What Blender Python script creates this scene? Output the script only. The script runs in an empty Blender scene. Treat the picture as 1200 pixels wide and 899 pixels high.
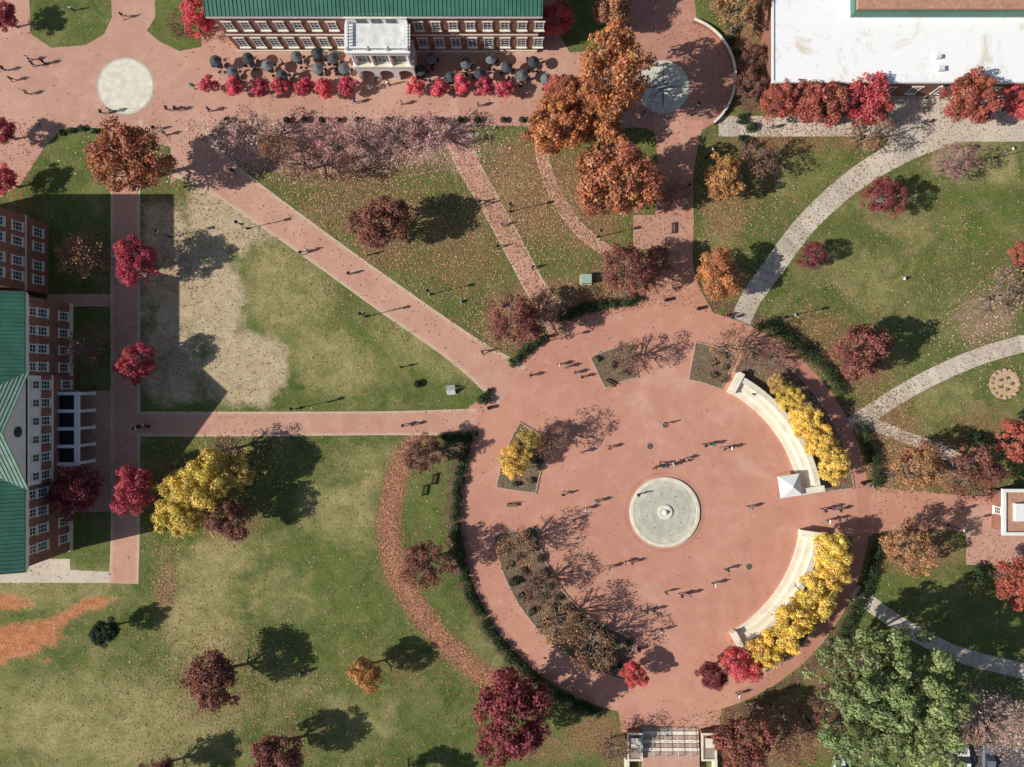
import bpy, math, random
import numpy as np
from mathutils import Vector, Matrix
from math import sin, cos, pi, radians as R
random.seed(7); rng = np.random.default_rng(7)
S = 0.14; H = 113.0
scn = bpy.context.scene; C = scn.collection
def P(px, py, z=0.0):
    k = S*(1-z/H); return ((px-600)*k, (449.5-py)*k)
CX, CY = P(779, 600)
ORD = ['first','second','third','fourth','fifth','sixth','seventh','eighth','ninth','tenth','eleventh','twelfth','thirteenth','fourteenth','fifteenth','sixteenth','seventeenth','eighteenth','nineteenth','twentieth','twenty-first','twenty-second','twenty-third','twenty-fourth','twenty-fifth','twenty-sixth','twenty-seventh','twenty-eighth','twenty-ninth','thirtieth','thirty-first','thirty-second','thirty-third','thirty-fourth']
# ------------------------------------------------------------ mesh helpers
class MB:
    def __init__(s): s.v=[]; s.f=[]
    def add(s, vs, fs):
        o=len(s.v); s.v+= [tuple(p) for p in vs]; s.f += [tuple(i+o for i in f) for f in fs]; return s
    def box(s, cx,cy,cz,sx,sy,sz,rot=0.0):
        c,d=cos(rot),sin(rot); vs=[]
        for z in (-.5,.5):
            for x,y in ((-.5,-.5),(.5,-.5),(.5,.5),(-.5,.5)):
                X,Y=x*sx,y*sy; vs.append((cx+X*c-Y*d, cy+X*d+Y*c, cz+z*sz))
        return s.add(vs,[(0,3,2,1),(4,5,6,7),(0,1,5,4),(1,2,6,5),(2,3,7,6),(3,0,4,7)])
    def bb(s,x0,x1,y0,y1,z0,z1): return s.box((x0+x1)/2,(y0+y1)/2,(z0+z1)/2,abs(x1-x0),abs(y1-y0),abs(z1-z0))
    def tube(s,p,q,r0,r1,n=6,cap=True):
        p=Vector(p);q=Vector(q);d=(q-p)
        if d.length<1e-6: return s
        d.normalize(); u=d.orthogonal().normalized(); w=d.cross(u); vs=[]
        for c,r in ((p,r0),(q,r1)):
            for i in range(n):
                a=2*pi*i/n; vs.append(c+u*(r*cos(a))+w*(r*sin(a)))
        fs=[(i,(i+1)%n,n+(i+1)%n,n+i) for i in range(n)]
        if cap: fs+= [tuple(range(n-1,-1,-1)), tuple(range(n,2*n))]
        return s.add(vs,fs)
    def lathe(s,cx,cy,prof,n=24,cap=True):
        vs=[];fs=[];m=len(prof)
        for r,z in prof:
            for i in range(n):
                a=2*pi*i/n; vs.append((cx+r*cos(a),cy+r*sin(a),z))
        for j in range(m-1):
            for i in range(n): fs.append((j*n+i,j*n+(i+1)%n,(j+1)*n+(i+1)%n,(j+1)*n+i))
        if cap: fs+=[tuple(range(n-1,-1,-1)),tuple(range((m-1)*n,m*n))]
        return s.add(vs,fs)
    def prism(s,pts,z0,z1):
        n=len(pts); vs=[(x,y,z0) for x,y in pts]+[(x,y,z1) for x,y in pts]
        return s.add(vs,[tuple(range(n-1,-1,-1)),tuple(range(n,2*n))]+[(i,(i+1)%n,n+(i+1)%n,n+i) for i in range(n)])
    def mesh(s,name,mat,smooth=False):
        me=bpy.data.meshes.new(name); me.from_pydata(s.v,[],s.f)
        if mat: me.materials.append(mat)
        if smooth: me.polygons.foreach_set('use_smooth',[True]*len(me.polygons))
        me.update(); return me
    def build(s,name,mat,parent=None,smooth=False): return link(name,s.mesh(name,mat,smooth),parent)
def link(name,me,parent=None,loc=None,rz=None,scale=None,color=None):
    o=bpy.data.objects.new(name,me); C.objects.link(o)
    if parent: o.parent=parent
    if loc is not None: o.location=loc
    if rz is not None: o.rotation_euler=(0,0,rz)
    if scale is not None: o.scale=scale if hasattr(scale,'__len__') else (scale,)*3
    if color is not None: o.color=(*color[:3],1)
    return o
def tag(o,label,cat,group=None,kind=None):
    o['label']=label; o['category']=cat
    if group: o['group']=group
    if kind: o['kind']=kind
    return o
def thing(name,label,cat,loc=(0,0,0),rz=0,group=None,scale=1.0):
    o=bpy.data.objects.new(name,None); C.objects.link(o); o.location=loc; o.rotation_euler=(0,0,rz)
    o.scale=scale if hasattr(scale,'__len__') else (scale,)*3
    o.empty_display_size=.2
    return tag(o,label,cat,group)
def struct(name,o,label,cat):
    o['kind']='structure'; o['label']=label; o['category']=cat; return o
def quads(name,V,attrs,mat):
    n=len(V)//4; me=bpy.data.meshes.new(name)
    me.vertices.add(4*n); me.vertices.foreach_set('co',V.astype(np.float32).ravel())
    me.loops.add(4*n); me.loops.foreach_set('vertex_index',np.arange(4*n,dtype=np.int32))
    me.polygons.add(n); me.polygons.foreach_set('loop_start',np.arange(0,4*n,4,dtype=np.int32))
    try: me.polygons.foreach_set('loop_total',np.full(n,4,dtype=np.int32))
    except Exception: pass
    for k,a in attrs.items():
        at=me.color_attributes.new(k,'FLOAT_COLOR','POINT'); at.data.foreach_set('color',a.astype(np.float32).ravel())
    me.materials.append(mat); me.update(calc_edges=True); me.validate(); return me
# ------------------------------------------------------------ materials
class N:
    def __init__(s,name):
        s.m=bpy.data.materials.new(name); s.m.use_nodes=True; s.t=s.m.node_tree; s.t.nodes.clear()
        s.out=s.n('ShaderNodeOutputMaterial'); s.b=s.n('ShaderNodeBsdfPrincipled'); s.l(s.b.outputs[0],s.out.inputs[0])
        s.tc=s.n('ShaderNodeTexCoord')
    def n(s,t): return s.t.nodes.new(t)
    def l(s,a,b): s.t.links.new(a,b)
    def put(s,inp,v):
        if isinstance(v,bpy.types.NodeSocket): s.l(v,inp)
        elif hasattr(v,'__len__') : inp.default_value=(*v[:3],1)
        else: inp.default_value=v
    def noise(s,scale,detail=4,rough=.6,vec=None,out=0,dist=0.):
        n=s.n('ShaderNodeTexNoise'); n.inputs['Scale'].default_value=scale; n.inputs['Detail'].default_value=detail; n.inputs['Roughness'].default_value=rough; n.inputs['Distortion'].default_value=dist
        s.l(vec or s.tc.outputs['Object'],n.inputs['Vector']); return n.outputs[out]
    def math(s,op,a,b=0.0,c=None,clamp=False):
        n=s.n('ShaderNodeMath'); n.operation=op; n.use_clamp=clamp
        for i,v in enumerate((a,b,c)):
            if v is None: continue
            if isinstance(v,bpy.types.NodeSocket): s.l(v,n.inputs[i])
            else: n.inputs[i].default_value=v
        return n.outputs[0]
    def rng(s,v,a,b,c=0.,d=1.):
        n=s.n('ShaderNodeMapRange'); s.put(n.inputs[0],v); n.inputs[1].default_value=a;n.inputs[2].default_value=b;n.inputs[3].default_value=c;n.inputs[4].default_value=d
        return n.outputs[0]
    def mix(s,f,a,b,mode='MIX'):
        n=s.n('ShaderNodeMix'); n.data_type='RGBA'; n.blend_type=mode
        s.put(n.inputs[0],f); s.put(n.inputs[6],a); s.put(n.inputs[7],b); return n.outputs[2]
    def mul(s,col,f):
        n=s.n('ShaderNodeVectorMath'); n.operation='SCALE'; s.put(n.inputs[0],col) if isinstance(col,bpy.types.NodeSocket) else setattr(n.inputs[0],'default_value',col[:3])
        if isinstance(f,bpy.types.NodeSocket): s.l(f,n.inputs['Scale'])
        else: n.inputs['Scale'].default_value=f
        return n.outputs[0]
    def attr(s,name):
        n=s.n('ShaderNodeAttribute'); n.attribute_name=name; return n.outputs['Color']
    def sep(s,c):
        n=s.n('ShaderNodeSeparateColor'); s.l(c,n.inputs[0]); return n.outputs
    def bump(s,h,st=.3,d=.05):
        n=s.n('ShaderNodeBump'); n.inputs['Strength'].default_value=st; n.inputs['Distance'].default_value=d; s.l(h,n.inputs['Height']); s.l(n.outputs[0],s.b.inputs['Normal'])
    def fin(s,col,rough=.85,metal=0.,spec=.3):
        s.put(s.b.inputs['Base Color'],col); s.put(s.b.inputs['Roughness'],rough); s.b.inputs['Metallic'].default_value=metal
        s.b.inputs['Specular IOR Level'].default_value=spec; return s.m
def plain(name,col,rough=.7,var=.18,scale=2.,metal=0.,spec=.3):
    n=N(name); f=n.rng(n.noise(scale,5),.3,.7,1-var,1+var); g=n.rng(n.noise(scale*9,3),.3,.7,1-var*.6,1+var*.6)
    return n.fin(n.mul(col,n.math('MULTIPLY',f,g)),rough,metal,spec)
def objcol(name,rough=.8,var=.15,scale=6.,mult=1.):
    n=N(name); oi=n.n('ShaderNodeObjectInfo'); f=n.rng(n.noise(scale,4),.3,.7,(1-var)*mult,(1+var)*mult)
    return n.fin(n.mul(oi.outputs['Color'],f),rough)
def foliage(name):
    n=N(name); oi=n.n('ShaderNodeObjectInfo'); a=n.sep(n.attr('lf'))
    hs=n.n('ShaderNodeHueSaturation'); n.l(oi.outputs['Color'],hs.inputs['Color'])
    n.l(n.rng(a[1],0,1,.482,.522),hs.inputs['Hue']); n.l(n.rng(a[2],0,1,.70,1.0),hs.inputs['Saturation']); n.l(n.rng(a[0],0,1,.38,1.75),hs.inputs['Value'])
    n.fin(hs.outputs[0],.75,0,.25)
    tr=n.n('ShaderNodeBsdfTranslucent'); n.l(hs.outputs[0],tr.inputs[0]); mx=n.n('ShaderNodeMixShader'); mx.inputs[0].default_value=.25
    n.l(n.b.outputs[0],mx.inputs[1]); n.l(tr.outputs[0],mx.inputs[2]); n.l(mx.outputs[0],n.out.inputs[0]); return n.m
def ground_mat():
    n=N('lawn'); A=n.sep(n.attr('ma')); B=n.sep(n.attr('mb'))
    big=n.noise(.045,5,.6); med=n.noise(.35,5,.65); fine=n.noise(3.2,5,.75); vf=n.noise(11,2,.7); w=n.noise(.55,8,.78); w2=n.noise(.22,9,.72,dist=.6)
    g=n.mix(n.rng(big,.35,.65),(.068,.108,.022),(.112,.152,.036))
    g=n.mix(n.rng(med,.38,.66,0,.8),g,(.160,.172,.055))
    g=n.mix(n.rng(n.noise(.28,7,.7,dist=.5),.52,.68,0,.7),g,(.052,.085,.020))
    g=n.mix(n.rng(n.noise(.13,9,.75,dist=.8),.50,.68,0,.75),g,(.255,.230,.095))
    g=n.mix(n.rng(n.noise(.8,9,.85,dist=.4),.54,.68,0,.55),g,(.29,.235,.12))
    g=n.mix(n.rng(n.noise(1.9,8,.88),.56,.68,0,.75),g,(.29,.19,.10))
    def fac(a,ns,k=.9,lo=.42,hi=.62,top=1.): return n.rng(n.math('ADD',a,n.math('MULTIPLY',n.math('SUBTRACT',ns,.5),k)),lo,hi,0,top)
    g=n.mix(fac(A[0],w2,2.1,.32,.98,.88),g,n.mix(n.rng(w,.35,.65),(.25,.215,.085),(.44,.36,.18)))
    g=n.mix(fac(B[0],w,1.7,.36,.88,.87),g,n.mix(n.rng(fine,.35,.65),(.17,.085,.04),(.37,.21,.12)))
    g=n.mix(fac(B[1],w2,1.5,.35,.85,.85),g,n.mix(n.rng(fine,.35,.65),(.40,.20,.16),(.66,.42,.35)))
    g=n.mix(fac(A[1],w2,1.4,.36,.68,.96),g,n.mix(n.rng(w,.35,.65),(.37,.28,.165),(.60,.48,.32)))
    g=n.mix(fac(A[2],w2,2.4,.44,.85,.95),g,n.mix(n.rng(w,.35,.65),(.40,.125,.05),(.60,.28,.145)))
    g=n.mix(fac(B[2],w,1.,.4,.7),g,n.mix(fine,(.08,.05,.03),(.20,.13,.085)))
    f=n.math('MULTIPLY',n.rng(fine,.3,.7,.60,1.40),n.rng(vf,.3,.7,.70,1.30))
    n.bump(fine,.5,.12); return n.fin(n.mul(g,f),.95,0,.15)
def brick_mat(name,c1=(.595,.295,.21),c2=(.505,.24,.168),edge=False,pale=.4):
    n=N(name); big=n.noise(.05,6,.6); med=n.noise(.4,6,.7); fine=n.noise(5,4,.7)
    g=n.mix(n.rng(big,.35,.65),c2,c1)
    g=n.mix(n.rng(med,.5,.75,0,pale),g,(.68,.44,.33)); g=n.mix(n.rng(n.noise(.10,8,.72,dist=.7),.50,.72,0,.6),g,(.41,.195,.14))
    g=n.mix(n.rng(n.noise(.8,7,.8,dist=.4),.56,.72,0,.45),g,(.36,.18,.135))
    g=n.mix(n.rng(n.noise(.07,8,.7,dist=1.2),.55,.70,0,.4),g,(.70,.47,.36))
    bt=n.n('ShaderNodeTexBrick'); n.l(n.tc.outputs['Object'],bt.inputs['Vector']); bt.inputs['Scale'].default_value=2.4
    bt.inputs['Color1'].default_value=(1.07,1.04,1.01,1); bt.inputs['Color2'].default_value=(.92,.92,.93,1); bt.inputs['Mortar'].default_value=(.95,.97,1,1); bt.inputs['Mortar Size'].default_value=.018
    g=n.mix(.7,g,bt.outputs[0],'MULTIPLY')
    if edge:
        uv=n.n('ShaderNodeSeparateXYZ'); n.l(n.tc.outputs['UV'],uv.inputs[0])
        e=n.math('ABSOLUTE',n.math('SUBTRACT',uv.outputs[0],.5))
        e=n.math('ADD',e,n.math('MULTIPLY',n.math('SUBTRACT',n.noise(.8,5,.7),.5),.22))
        g=n.mix(n.rng(e,.36,.50,0,.75),g,(.62,.50,.37))
    n.bump(fine,.2,.02); return n.fin(n.mul(g,n.rng(fine,.3,.7,.91,1.09)),.85,0,.25)
def conc_mat(name,col=(.60,.52,.42),joint=1.6,uv=True):
    n=N(name); big=n.noise(.12,6,.7); fine=n.noise(4,5,.7)
    g=n.mix(n.rng(big,.35,.65),tuple(c*.8 for c in col),tuple(c*1.12 for c in col))
    g=n.mix(n.rng(n.noise(.9,6,.75),.55,.72,0,.5),g,(.36,.29,.21))
    if uv:
        s_=n.n('ShaderNodeSeparateXYZ'); n.l(n.tc.outputs['UV'],s_.inputs[0])
        j=n.math('FRACT',n.math('DIVIDE',s_.outputs[1],joint)); j=n.rng(j,0,.07,1,0)
        sl=n.math('FLOOR',n.math('DIVIDE',s_.outputs[1],joint)); wn=n.n('ShaderNodeTexWhiteNoise'); wn.noise_dimensions='1D'; n.l(sl,wn.inputs['W'])
        g=n.mul(g,n.rng(wn.outputs[0],0,1,.86,1.1)); g=n.mix(n.math('MULTIPLY',j,.65),g,(.2,.16,.13))
    return n.fin(n.mul(g,n.rng(fine,.3,.7,.86,1.12)),.85)
def wallbrick():
    n=N('wall_brick'); bt=n.n('ShaderNodeTexBrick')
    sx=n.n('ShaderNodeSeparateXYZ'); n.l(n.tc.outputs['Object'],sx.inputs[0]); cb=n.n('ShaderNodeCombineXYZ')
    n.l(n.math('ADD',sx.outputs[0],sx.outputs[1]),cb.inputs[0]); n.l(sx.outputs[2],cb.inputs[1]); n.l(cb.outputs[0],bt.inputs['Vector'])
    bt.inputs['Scale'].default_value=3.; bt.inputs['Color1'].default_value=(.30,.11,.075,1); bt.inputs['Color2'].default_value=(.21,.075,.053,1); bt.inputs['Mortar'].default_value=(.34,.26,.21,1); bt.inputs['Mortar Size'].default_value=.02
    return n.fin(n.mul(bt.outputs[0],n.rng(n.noise(.6,5),.3,.7,.8,1.2)),.9)
M=dict(lawn=ground_mat(),brick=brick_mat('brick_paving'),brickp=brick_mat('brick_path',(.58,.335,.245),(.51,.265,.19),True),
  brickd=brick_mat('brick_band',(.51,.245,.175),(.44,.20,.145),False,.3),bricks=brick_mat('brick_court',(.50,.25,.185),(.42,.20,.145),False,.4),brickt=brick_mat('terrace_brick',(.57,.335,.255),(.48,.265,.195),False,.5),conc=conc_mat('concrete_path'),concp=conc_mat('concrete_plain',uv=False),
  stone=plain('cream_stone',(.78,.71,.58),.7,.14,.8),stoneg=plain('grey_stone',(.50,.47,.40),.8,.2,1.),stonef=plain('fountain_stone',(.55,.52,.41),.8,.22,.7),stonew=plain('pale_stone',(.70,.65,.53),.8,.18,.9),stonec=plain('compass_stone',(.60,.58,.47),.8,.2,.8),
  kerb=plain('kerb_stone',(.45,.32,.25),.85,.15,1.5),wall=wallbrick(),white=plain('white_paint',(.80,.80,.78),.5,.06,1.),deck=plain('roof_deck',(.68,.68,.66),.8,.22,.9),
  green=plain('green_metal_roof',(.05,.165,.11),.4,.2,.5,0,.5),greenl=plain('pale_green_metal_roof',(.21,.32,.25),.4,.2,.5),glass=plain('dark_glass',(.05,.06,.075),.15,.3,1.,0,.6),
  bark=plain('bark',(.15,.11,.09),.9,.3,5.),twig=plain('twig_bark',(.25,.185,.15),.9,.25,5.),metal=plain('dark_metal',(.03,.032,.035),.45,.2,3.,.5),steel=plain('steel',(.45,.46,.47),.35,.1,3.,.8),
  wood=plain('wood',(.22,.14,.08),.7,.3,4.),water=plain('wet_stone',(.50,.49,.40),.35,.15,.8,0,.4),foam=plain('foam',(.78,.80,.78),.6,.1,4.),iron=plain('cast_iron',(.12,.09,.08),.8),
  obj=objcol('painted'),skin=objcol('skin',.6,.06),cloth=objcol('cloth',.9,.2,12.),fol=foliage('foliage'),rubber=plain('rubber',(.02,.02,.02),.8,.2,8.),
  tan=plain('terracotta_gravel',(.46,.25,.17),.95,.25,2.),sand=plain('sand',(.52,.38,.23),.95,.2,1.5),lamp=plain('lamp_glass',(.7,.7,.66),.3,.05,2.))
n=N('roof_membrane'); g=n.mix(n.rng(n.noise(.15,9,.8,dist=.8),.53,.64,0,.75),(.9,.9,.89),(.62,.52,.36)); g=n.mix(n.rng(n.noise(.45,8,.85,dist=.5),.58,.70,0,.7),g,(.38,.33,.25)); M['roofw']=n.fin(g,.6)
n=N('mulch'); g=n.mix(n.rng(n.noise(2.5,6,.8),.35,.65),(.085,.06,.04),(.25,.18,.12)); g=n.mix(n.rng(n.noise(.3,5,.7),.5,.7,0,.6),g,(.27,.24,.15)); M['mulch']=n.fin(n.mul(g,n.rng(n.noise(9,2),.3,.7,.7,1.3)),.95)
n=N('leaves'); M['leafg']=n.fin(n.attr('lc'),.85)
# ------------------------------------------------------------ ground
fine_x=np.arange(-92,92.1,.6); fine_y=np.arange(-72,72.1,.6); ext=np.array([100,120,160,250,450,900,2000.])
xs=np.concatenate([-ext[::-1],fine_x,ext]); ys=np.concatenate([-ext[::-1],fine_y,ext])
X,Y=np.meshgrid(xs,ys); PX=X/S+600; PY=449.5-Y/S
F={k:np.zeros_like(X) for k in 'dsolpm'}
def blob(k,px,py,rx,ry,st=1.,rot=0.,soft=1.6):
    a=R(rot); dx=PX-px; dy=PY-py; u=(dx*cos(a)+dy*sin(a))/rx; v=(-dx*sin(a)+dy*cos(a))/ry; d=np.sqrt(u*u+v*v)
    F[k]=np.maximum(F[k],st*np.clip(soft*(1-d)+.05,0,1)*(d<1.05))
for b in [('s',210,340,90,175,.8,-4,1.1),('s',262,255,75,60,1.,30,1.4),('s',245,340,60,110,1.,-8,1.4),('s',288,432,68,60,1.,0,1.8),('s',200,420,60,85,.9,0,1.4),('s',195,300,50,110,.9,0,1.4),
  ('d',330,340,95,80,.9,35),('d',390,425,90,60,.85,25),('d',350,290,70,40,.7,35),('d',400,600,80,60,.8),('d',235,720,75,120,.9),('d',120,850,240,90,.85),('d',440,550,80,50,.7),('d',60,690,150,40,.8),('d',330,700,80,60,.6),('d',420,840,90,60,.55),
  ('d',260,650,70,40,.85),('d',560,770,50,60,.5),('d',350,800,60,40,.5),('d',480,400,90,40,.7,35),('d',540,420,60,30,.7,35),
  ('o',15,750,85,34,1.,-8),('o',100,712,55,16,.75,-20),('o',0,705,70,18,.75,5),('o',40,772,45,14,.6),
  ('p',370,168,185,48,.95),('p',300,165,80,48,.9),('p',480,160,100,42,.9),('p',540,190,40,30,.5),('p',1150,370,70,50,.5),('p',1120,188,50,40,.6),('p',1165,845,60,45,.7),
  ('l',640,230,110,85,.75),('l',600,200,60,60,.7),('l',690,260,60,50,.75),('l',650,350,100,40,.85),('l',600,380,50,45,.9),('l',730,340,60,45,.8),('l',450,290,70,50,.65),('l',410,200,110,40,.65),('l',430,250,130,50,.6),
  ('l',195,690,22,60,.75,10),('l',910,165,120,30,.7),('l',850,250,45,60,.65),('l',850,330,50,45,.7),('l',950,400,80,60,.65),('l',1010,430,65,50,.75),('l',1040,500,60,60,.75),
  ('l',1080,545,120,42,.9),('l',1070,645,90,42,.8),('l',900,860,120,60,1.),('l',990,790,90,60,.75),('l',1150,860,90,60,.8),('l',700,860,60,40,.8),('l',640,880,60,30,.65),('l',500,530,40,30,.8),
  ('l',880,60,45,90,.8),('l',270,610,70,50,.6),('l',480,780,60,40,.5),('l',95,300,60,60,.5),('l',680,40,50,40,.6),('l',1010,165,70,20,.6),('l',540,300,80,80,.62),('l',1160,400,60,50,.5),('l',260,820,90,60,.45),('l',1150,500,60,50,.6),
  ('d',1150,190,100,45,.75),('d',1050,250,90,50,.6,20),('d',1020,330,70,60,.6),('d',840,270,30,50,.75),('d',1110,470,90,40,.6),('d',620,230,100,70,.7),('d',930,210,60,50,.5),('d',1100,690,60,40,.4),
  ('m',880,100,28,50,.9),('m',955,305,20,16,1.),('m',1030,238,18,14,.7),('m',990,480,22,16,.8)]: blob(*b)
dr=[(485,518),(470,545),(460,575),(455,610),(457,645),(466,675),(480,700),(497,725),(518,750),(545,776),(575,798),(600,812)]
for i in range(len(dr)-1):
    for t in (0,.25,.5,.75):
        blob('l',dr[i][0]*(1-t)+dr[i+1][0]*t,dr[i][1]*(1-t)+dr[i+1][1]*t,20,16,1.25)
for a in range(0,360,4):
    if 40<a<80 or 150<a<250 or 285<a<400: blob('m',779+250*cos(R(a)),600-250*sin(R(a)),14,14,.75)
me=bpy.data.meshes.new('ground'); ny,nx=X.shape
idx=np.arange(nx*ny).reshape(ny,nx); fq=np.stack([idx[:-1,:-1],idx[:-1,1:],idx[1:,1:],idx[1:,:-1]],-1).reshape(-1,4)
me.from_pydata(np.stack([X,Y,0*X],-1).reshape(-1,3).tolist(),[],fq.tolist())
for nm,ks in (('ma','dso'),('mb','lpm')):
    at=me.color_attributes.new(nm,'FLOAT_COLOR','POINT'); a=np.ones((nx*ny,4),np.float32)
    for i,k in enumerate(ks): a[:,i]=F[k].ravel()
    at.data.foreach_set('color',a.ravel())
me.materials.append(M['lawn']); struct('ground',link('ground',me),'mown green campus lawn with dry tan patches and bare soil','lawn')
def sheet(name,pts,z,mat,label,cat='paving',kind=True):
    w=[P(*p) for p in pts]; m=bpy.data.meshes.new(name); m.from_pydata([(x,y,z) for x,y in w],[],[tuple(range(len(w)))])
    m.materials.append(mat); m.update()
    if m.polygons[0].normal.z<0: m.flip_normals()
    return struct(name,link(name,m),label,cat)
def circ(cx,cy,r,n=96,a0=0,a1=360): return [(cx+r*cos(R(a0+(a1-a0)*i/n)),cy-r*sin(R(a0+(a1-a0)*i/n))) for i in range(n+(a1-a0!=360))]
def spline(pts,step=8):
    p=[np.array(q,float) for q in pts]; p=[2*p[0]-p[1]]+p+[2*p[-1]-p[-2]]; out=[]
    for i in range(1,len(p)-2):
        k=max(1,int(np.linalg.norm(p[i+1][:2]-p[i][:2])/step))
        for j in range(k):
            t=j/k; out.append(.5*((2*p[i])+(-p[i-1]+p[i+1])*t+(2*p[i-1]-5*p[i]+4*p[i+1]-p[i+2])*t*t+(-p[i-1]+3*p[i]-3*p[i+1]+p[i+2])*t**3))
    out.append(p[-2]); return out
def ribbon(name,pts,z,mat,label,cat='path'):
    sp=spline(pts); vs=[];fs=[];uv=[];L=0
    for i,q in enumerate(sp):
        a=sp[max(0,i-1)]; b=sp[min(len(sp)-1,i+1)]; t=(b-a)[:2]; t=t/np.linalg.norm(t); nn=np.array([-t[1],t[0]])
        if i: L+=np.linalg.norm(q[:2]-sp[i-1][:2])*S
        for s_ in (-1,1):
            w=q[:2]+nn*s_*q[2]/2; x,y=P(*w); vs.append((x,y,z)); uv.append(((s_+1)/2,L))
    for i in range(len(sp)-1): fs.append((2*i,2*i+2,2*i+3,2*i+1))
    m=bpy.data.meshes.new(name); m.from_pydata(vs,[],fs); u=m.uv_layers.new(name='UV')
    for lp in m.loops: u.data[lp.index].uv=uv[lp.vertex_index]
    m.materials.append(mat); m.update()
    if m.polygons[0].normal.z<0: m.flip_normals()
    return struct(name,link(name,m),label,cat)
L4=.004
sheet('terrace_paving',[(-120,-80),(722,-80),(730,30),(775,150),(620,148),(330,142),(262,138),(245,155),(258,180),(200,215),(200,172),(165,165),(130,150),(75,150),(55,168),(25,215),(0,232),(-120,232)],L4*2,M['brickt'],'pink brick terrace across the top of the campus','paving')
sheet('plaza_paving',circ(779,600,240,128),L4*5,M['brick'],'large round pink brick plaza around the fountain','paving')
sheet('junction_paving',[(597,422),(560,470),(538,485),(536,522),(600,560),(700,500),(790,420),(760,345),(720,355),(672,368),(632,400)],L4*4,M['brick'],'brick junction where the diagonal paths meet the plaza','paving')
sheet('step_apron_paving',[(722,815),(848,815),(842,858),(728,858)],L4*4,M['brick'],'brick apron between the plaza and the bottom steps','paving')
sheet('compass_court_paving',circ(792,92,68,64),L4*4,M['bricks'],'round brick court around the compass star','paving')
sheet('compass_approach_paving',[(715,-60),(808,-60),(818,40),(740,100)],L4*3,M['bricks'],'brick approach leading up to the compass court','paving')
ribbon('north_brick_path',[(795,140,60),(792,200,42),(790,260,46),(788,320,52),(785,380,120)],L4*6,M['brick'],'brick path from the compass court down to the plaza')
sheet('square_brick_landing',[(742,252),(800,252),(800,292),(742,292)],L4*7,M['brickt'],'small square brick landing beside the north path','paving')
ribbon('west_brick_path',[(147,140,40),(147,200,35),(147,400,35),(147,600,34),(145,684,34)],L4*3,M['brickp'],'straight brick path in front of the left building')
ribbon('middle_brick_path',[(160,497,29),(300,497,29),(450,496,28),(560,495,32)],L4*5,M['brickp'],'straight sandy edged brick path to the plaza')
ribbon('diagonal_brick_path',[(215,175,70),(262,210,46),(350,273,39),(450,345,39),(540,408,40),(600,452,56)],L4*6,M['brickp'],'broad diagonal brick path crossing the lawn')
ribbon('slanting_brick_path',[(532,140,34),(545,185,28),(575,240,25),(605,295,25),(632,345,26),(660,385,34)],L4*3,M['brickp'],'narrow slanting brick path through leafy lawn')
ribbon('curved_brick_path',[(634,140,18),(636,185,15),(652,230,15),(680,270,15),(716,298,14)],L4*4,M['brickp'],'thin curved brick path under the orange trees')
ribbon('east_brick_path',[(985,598,90),(1030,597,54),(1080,598,44),(1140,602,42),(1240,604,40)],L4*4,M['brick'],'brick path leaving the plaza to the right')
sheet('east_brick_court',[(1132,592),(1240,592),(1240,662),(1132,662)],L4*6,M['brickt'],'square brick court at the right edge','paving')
sheet('door_brick_court',[(60,458),(132,458),(132,600),(60,600)],L4*2,M['brickt'],'brick court before the white portico','paving')
ribbon('side_brick_path',[(55,352,14),(135,352,14)],L4*2,M['brickp'],'short brick path to the upper left building')
def annulus(name,r0,r1,a0,a1,z,mat,label,n=96,cx=779,cy=600):
    pts=circ(cx,cy,r1,n,a0,a1)[:n+1]+circ(cx,cy,r0,n,a0,a1)[:n+1][::-1]
    return sheet(name,pts,z,mat,label,'paving')
annulus('plaza_border_right',226,240,-68,56,L4*7,M['brickd'],'darker brick walk along the right rim of the plaza',96)
annulus('plaza_border_left',232,240,158,250,L4*7,M['brickd'],'darker brick border along the left rim of the plaza',96)
annulus('fountain_ring_band',44,47,0,359.9,L4*7,M['brickd'],'narrow brick ring around the fountain')
ribbon('curved_concrete_path',[(1110,150,40),(1060,175,30),(1000,212,26),(945,262,25),(905,315,25),(880,350,24),(868,376,24)],L4*3,M['conc'],'pale curved concrete walk on the upper right lawn')
ribbon('upper_concrete_walk',[(842,148,24),(950,148,24),(1045,148,24)],L4*2,M['conc'],'straight concrete walk in front of the white roofed building')
sheet('concrete_apron',[(1040,105),(1260,105),(1260,166),(1040,166)],L4*4,M['concp'],'wide concrete apron beneath the white roofed building','paving')
ribbon('right_concrete_walk',[(1240,392,20),(1150,417,20),(1080,448,20),(1030,478,20),(998,500,22)],L4*3,M['conc'],'pale concrete walk from the right edge to the plaza')
ribbon('lower_right_walk',[(1012,492,14),(1060,512,14),(1100,527,14),(1136,545,16)],L4*4,M['conc'],'narrow concrete walk between lawn and brown trees')
ribbon('bottom_right_walk',[(1000,692,18),(1040,722,18),(1090,752,18),(1140,772,18),(1240,795,18)],L4*3,M['conc'],'concrete walk curving to the lower right edge')
sheet('building_concrete_pad',[(-40,655),(82,655),(82,668),(128,670),(128,683),(-40,683)],L4*2,M['concp'],'pale concrete pad at the foot of the left building','paving')
for nm,pts,lb in (('corner_lawn_island',[(32,-60),(128,-60),(131,20),(122,40),(100,53),(60,56),(36,40)],'rounded green lawn island in the upper left corner'),
   ('narrow_lawn_island',[(180,-60),(238,-60),(236,55),(210,60),(186,48),(172,36),(182,20)],'narrow lawn island left of the long brick building'),
   ('side_lawn_island',[(664,-60),(736,-60),(738,30),(720,56),(668,62),(655,40)],'shaded lawn island right of the long brick building')):
    sheet(nm,pts,L4*5,M['lawn'],lb,'lawn')
def disc(name,px,py,r,z,mat,label,cat): return sheet(name,circ(px,py,r,64),z,mat,label,cat)
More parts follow.
